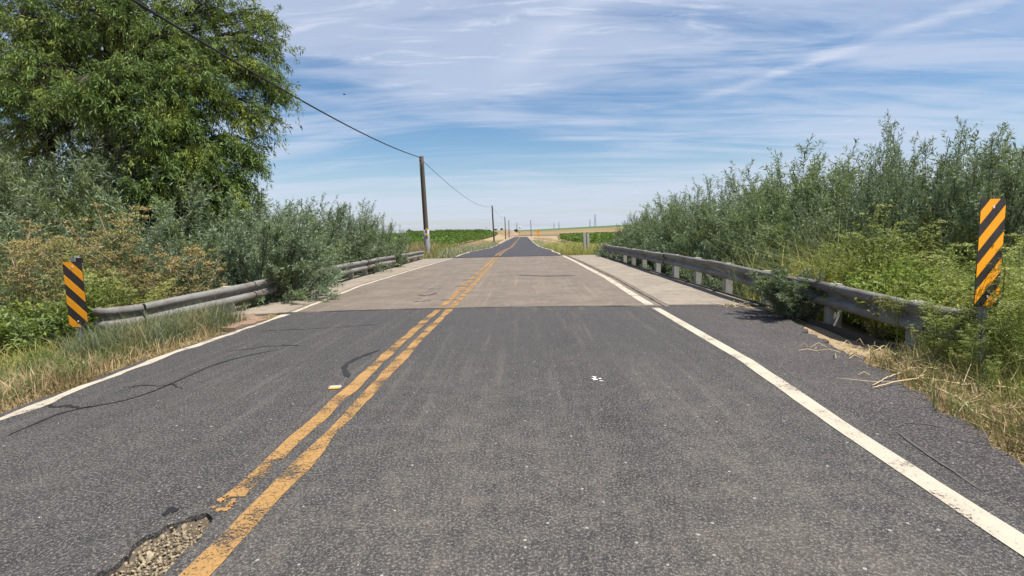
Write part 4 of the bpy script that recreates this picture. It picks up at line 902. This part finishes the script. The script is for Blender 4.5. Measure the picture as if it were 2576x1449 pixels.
# ------------------------------------------------------------------ vineyards and distant things
def vine_row_mesh(seed, L, dens, H=1.75):
    rng = np.random.default_rng(seed); n = int(L * dens); y = rng.uniform(0, L, n); u = rng.normal(size=n)
    hump = .16 * np.sin(y * 3.6 + seed) + .08 * np.sin(y * 1.3)
    z = .55 + (H - .55) * rng.uniform(0, 1, n) ** .7 + hump * rng.uniform(.2, 1.2, n); x = u * .30 * (1.15 - .35 * np.abs(z - 1.2))
    lf = MB(); leaves(lf, np.c_[x, y, z], rng.normal(size=(n, 3)) + [0, 0, -.2], .26 * rng.uniform(.6, 1.3, n), .22, rng, .1)
    st = MB()
    for yy in np.arange(1, L, 2.4): tube(st, [(0, yy, -.1), (.04, yy, .5), (0, yy + .05, 1.1)], [.05, .04, .03], 5, False)
    return (('vine_stocks', finish(st.mesh('vine_stocks'), 'bark')), ('foliage', finish(lf.mesh('foliage'), 'vine')))
VR = [vine_row_mesh(90 + k, 60, 62) for k in range(2)]
for i in range(9):
    for j in range(3):
        x = -11.5 - 3.1 * i; y = 44 + 60 * j + (i * 2.2 if j == 0 else 0)
        lab = {(0, 0): 'vine row nearest the road on the left, just past the nearest pole', (0, 1): 'vine row nearest the road on the left beside the second pole'}.get((i, j), 'leafy green vine row in the vineyard left of the road')
        vr = place_plant('vine_row', lab, 'vine row', 'vine rows left of the road', VR[(i + j) % 2], (x, y, float(th(x, y + 20))), R(rs.uniform(-.3, .3)), (1.25, 1, rs.uniform(.95, 1.06) * (1 + .04 * j)))
for i in range(7):
    x = 8.6 + 2.9 * i; y = 62 + 3 * i
    place_plant('vine_row', 'vine row with a dark shaded side nearest the diamond sign' if i == 0 else 'leafy vine row in the small vineyard right of the road', 'vine row', 'vine rows right of the road', VR[i % 2], (x, y, float(th(x, y + 20))), 0, (1.3, 1, .95))
rng = np.random.default_rng(77); ft = []
for k in range(3):
    lf = MB(); n = 1500; c = unit(rng.normal(size=(14, 3))) * [2.6, 2.6, 1.6] * rng.uniform(.4, 1, (14, 1)) + [0, 0, 2.9]; P = c[rng.integers(0, 14, n)] + rng.normal(size=(n, 3)) * .75
    leaves(lf, P, rng.normal(size=(n, 3)), .7, .5, rng); tr = MB(); tube(tr, [(0, 0, -.3), (.1, 0, 1.5), (0, .1, 4)], [.3, .25, .15], 7, False)
    ft.append((('trunk', finish(tr.mesh('trunk'), 'bark')), ('crown', finish(lf.mesh('crown'), 'far_leaf'))))
for i, (px, py, Y, h, wd) in enumerate([(1031, 577, 330, 1.0, .8), (1044, 581, 332, .8, .6), (1120, 583, 420, .6, 1.6), (1148, 582, 420, .6, 1.8), (1170, 582, 400, .6, 1.6), (1195, 579, 390, .7, 1.6), (1212, 580, 395, .6, 1.6), (1230, 579, 380, .75, 1.7), (1247, 580, 380, .7, 1.5), (1262, 582, 380, .6, 1.4), (1298, 576, 330, .8, .9), (1000, 592, 420, .5, 1.6), (975, 593, 420, .5, 1.6), (1090, 586, 420, .55, 1.6)]):
    p = at(px, py, Y); z = float(th(p[0], Y)); s = max((p[2] - z) / 5.6, .25)
    lab = {0: 'taller of two small distant trees left of the nearest pole', 1: 'shorter of two small distant trees left of the nearest pole', 10: 'dark round distant tree above the end of the road'}.get(i, 'low dark tree on the far horizon beyond the left vineyard')
    place_plant('distant_tree', lab, 'tree', 'distant trees on the horizon', ft[i % 3], (p[0], Y, z), i * 1.3, (s * wd, s * wd, s))
# bare earth bank at the end of the road
p0 = at(1281, 588, 280); p1 = at(1300, 588, 280); mb = MB(); xs = np.linspace(p0[0] - 2, p1[0] + 1, 14); n = len(xs); zb = th(xs, 280 + 0 * xs); hz = 2.6 * np.clip(np.minimum(xs - xs[0], xs[-1] - xs) / 2.5, 0, 1) + wobble(14, .12, 9)
mb.add(np.concatenate([np.c_[xs, 278 + 0 * xs, zb - .3], np.c_[xs, 281 + 0 * xs, zb + hz], np.c_[xs, 286 + 0 * xs, zb - .3]]), [(i + k * n, i + 1 + k * n, i + 1 + (k + 1) * n, i + (k + 1) * n) for i in range(n - 1) for k in range(2)])
M['bank'] = plain_mat('bare_earth', (0.28, 0.205, 0.155), .95, 0, .3, 1.5); struct(mb.build('earth_bank', 'bank'))

def pylon_parts():
    mb = MB(); H = 40
    def leg(z): return 3.6 * (1 - z / H) + .5
    for sx in (-1, 1):
        for sy in (-1, 1): tube(mb, [(sx * leg(z), sy * leg(z), z) for z in (0, 20, 40)], [.45, .4, .3], 4)
    zs = [0, 8, 15, 21, 26, 31, 36]
    for a, b in zip(zs, zs[1:]):
        for sx, sy, ex, ey in ((-1, -1, 1, -1), (1, -1, 1, 1), (1, 1, -1, 1), (-1, 1, -1, -1)):
            tube(mb, [(sx * leg(a), sy * leg(a), a), (ex * leg(b), ey * leg(b), b)], .18, 3); tube(mb, [(ex * leg(a), ey * leg(a), a), (sx * leg(b), sy * leg(b), b)], .18, 3)
    arm = MB()
    for z in (27, 32, 37): tube(arm, [(-6, 0, z), (0, 0, z + .8), (6, 0, z)], .28, 4)
    return (('lattice', finish(mb.mesh('lattice'), 'pylon')), ('cross_arms', finish(arm.mesh('cross_arms'), 'pylon')))
PY = pylon_parts()
for (px, py, hp, Y, lab) in ((1300, 559, 17, 1900, 'faint lattice pylon left of the water tower'), (1393.5, 559, 11, 2200, 'left of two faint lattice pylons over the green crest'), (1406, 558, 12, 2200, 'right of two faint lattice pylons over the green crest'), (1484, 551, 16, 1900, 'shorter faint lattice pylon above the timber post pair'), (1497, 538, 28, 1500, 'tallest faint lattice pylon beside the right shrubs'), (1223.5, 569, 8, 2400, 'tiny faint lattice pylon above the left tree line')):
    p = at(px, py, Y); H = (hp + 14) / FPX * Y; place_plant('lattice_pylon', lab, 'pylon', 'transmission pylons on the horizon', PY, (p[0], Y, p[2] - H), .5, (H / 40 * .7, H / 40 * .7, H / 40))
p = at(1307.9, 569, 1300); wt = thing('water_tower', 'tiny white water tower on the horizon above the road end', 'water tower', (p[0], 1300, p[2] - 24))
mb = MB(); tube(mb, [(0, 0, 0), (0, 0, 18)], [.8, .6], 10); mb.build('column', 'pylon', wt, True)
mb = MB(); tube(mb, [(0, 0, 17), (0, 0, 18.5), (0, 0, 21), (0, 0, 23), (0, 0, 24)], [.6, 1.5, 1.8, 1.5, .3], 14); mb.build('tank', 'white_tank', wt, True)

# ------------------------------------------------------------------ small things lying about
c = gp(843, 975, .017); pm = thing('pavement_marker', 'flat cream pavement marker left of the double yellow line', 'road marker', (c[0], c[1], .012)); bevel_box('body', (.10, .075, .016), 'white', pm, (0, 0, .008), .006, (0, 0, .12)); bevel_box('lens', (.085, .012, .010), 'sign_yellow', pm, (0, -.036, .009), .003, (R(25), 0, .12))
c = gp(1494, 953, .015); mb = MB(); r_ = np.random.default_rng(6)
for k in range(9):
    a = r_.uniform(0, 6.3); x, y = r_.normal() * .03, r_.normal() * .03; s = r_.uniform(.008, .02); mb.add([(x + s * 1.6 * math.cos(a + q), y + s * math.sin(a + q), .001 + .006 * r_.uniform()) for q in (0, 1.3, 2.4, 3.9, 5.1)], None, [(0, 1, 2), (0, 2, 3), (0, 3, 4)])
o = mb.build('litter', 'chip'); o.location = (c[0], c[1], .014); tag(o, 'scrap of torn white litter lying in the right lane', 'litter')
def pebbles(name, label, n, seed, m, smin, smax):
    rng = np.random.default_rng(seed); mb = MB()
    for k in range(n):
        y = rng.uniform(1.7, 9.0); x = rng.uniform(interp(T_LEFT, y) + .1, interp(T_SH, y) - .1); s = rng.uniform(smin, smax)
        v = np.array([(1, 0, 0), (0, 1, 0), (-1, 0, 0), (0, -1, 0), (0, 0, .8), (0, 0, -.4)]) * s * rng.uniform(.6, 1.3, (6, 1)); a = rng.uniform(0, 6.3); ca, sa = math.cos(a), math.sin(a)
        v = np.c_[v[:, 0] * ca - v[:, 1] * sa + x, v[:, 0] * sa + v[:, 1] * ca + y, v[:, 2] + .013 + s * .3]; mb.add(v, None, [(0, 1, 4), (1, 2, 4), (2, 3, 4), (3, 0, 4), (1, 0, 5), (2, 1, 5), (3, 2, 5), (0, 3, 5)])
    tag(mb.build(name, m), label, 'gravel', None, 'stuff')
pebbles('loose_chips', 'pale stone chips strewn over the asphalt', 90, 3, 'chip', .0018, .0045)
def stalk(label, pix, r, seed, z=.03):
    p = np.array([(*gp(a, b, z), z + (h if True else 0)) for a, b, h in pix]); n = 24; t = np.linspace(0, 1, len(p)); s = np.linspace(0, 1, n); q = np.stack([np.interp(s, t, p[:, k]) for k in range(3)], 1); q += wobble(n * 3, .006, seed).reshape(n, 3)
    b = q[0].copy(); mb = MB(); tube(mb, q - b, np.linspace(r, r * .5, n), 5); o = mb.build('dry_stalk', 'straw', None, True); o.location = b; tag(o, label, 'stalk', 'fallen dry stalks on the right verge'); rg = np.random.default_rng(seed)
    for k in range(7):
        tw = MB(); i = rg.integers(8, n - 1); e = q[i] - b + np.array([rg.normal() * .12, rg.normal() * .12, abs(rg.normal()) * .05]); tube(tw, [q[i] - b, e], [r * .45, r * .2], 4); tw.build('side_twig', 'straw', o)
stalk('longest fallen pale stalk lying along the right verge', [(2576, 1003, .06), (2480, 985, .05), (2400, 975, .03), (2330, 955, .02), (2240, 965, .01), (2195, 975, .0)], .008, 1)
stalk('bent fallen stalk reaching the lower right pavement edge', [(2350, 985, .03), (2410, 1010, .03), (2450, 1045, .02), (2510, 1070, .02)], .007, 2)
stalk('short fallen stalk on the asphalt below the right rail', [(2360, 940, .05), (2290, 935, .03), (2230, 950, .0), (2195, 968, .0)], .006, 3)
stalk('thin upright dry stalk beside the right marker post', [(2455, 940, .02), (2470, 900, .12), (2480, 870, .25)], .006, 4)
def litter_twigs(label, c, n, rr, seed):
    rg = np.random.default_rng(seed); mb = MB()
    for k in range(n):
        x, y = rg.normal(size=2) * rr; a = rg.uniform(0, 6.28); L = rg.uniform(.06, .2); tube(mb, [(x, y, .02), (x + L * math.cos(a) * .5, y + L * math.sin(a) * .5, .03 + rg.uniform(0, .04)), (x + L * math.cos(a), y + L * math.sin(a), .02)], .0035, 4)
    o = mb.build('twig_litter', 'straw'); o.location = (*c, 0); tag(o, label, 'twigs', None, 'stuff')
litter_twigs('dead twigs drifted against the sprig on the right deck edge', (3.45, 8.75), 26, .12, 8)
litter_twigs('dead leaf and twig litter on the right pavement edge', (3.5, 5.2), 60, .25, 9)
bd = thing('bird', 'tiny dark bird in the sky right of the tree', 'bird', tuple(at(866, 238, 45)))
mb = MB(); tube(mb, [(-.11, 0, 0), (-.05, 0, .01), (.03, 0, .01), (.1, 0, .02), (.13, 0, .02)], [.008, .03, .035, .02, .004], 8); mb.build('body', 'wire', bd, True)
for s in (-1, 1):
    mb = MB(); mb.add([(.05, 0, .02), (.07, s * .1, .06), (.0, s * .22, .03), (-.03, s * .1, .05), (-.03, 0, .02)], None, [(0, 1, 3), (0, 3, 4), (1, 2, 3)]); mb.build('wing', 'wire', bd)

SC.render.engine = 'CYCLES'; SC.cycles.max_bounces = 4; SC.cycles.diffuse_bounces = 2; SC.cycles.transmission_bounces = 2; SC.cycles.glossy_bounces = 2; SC.cycles.transparent_max_bounces = 8
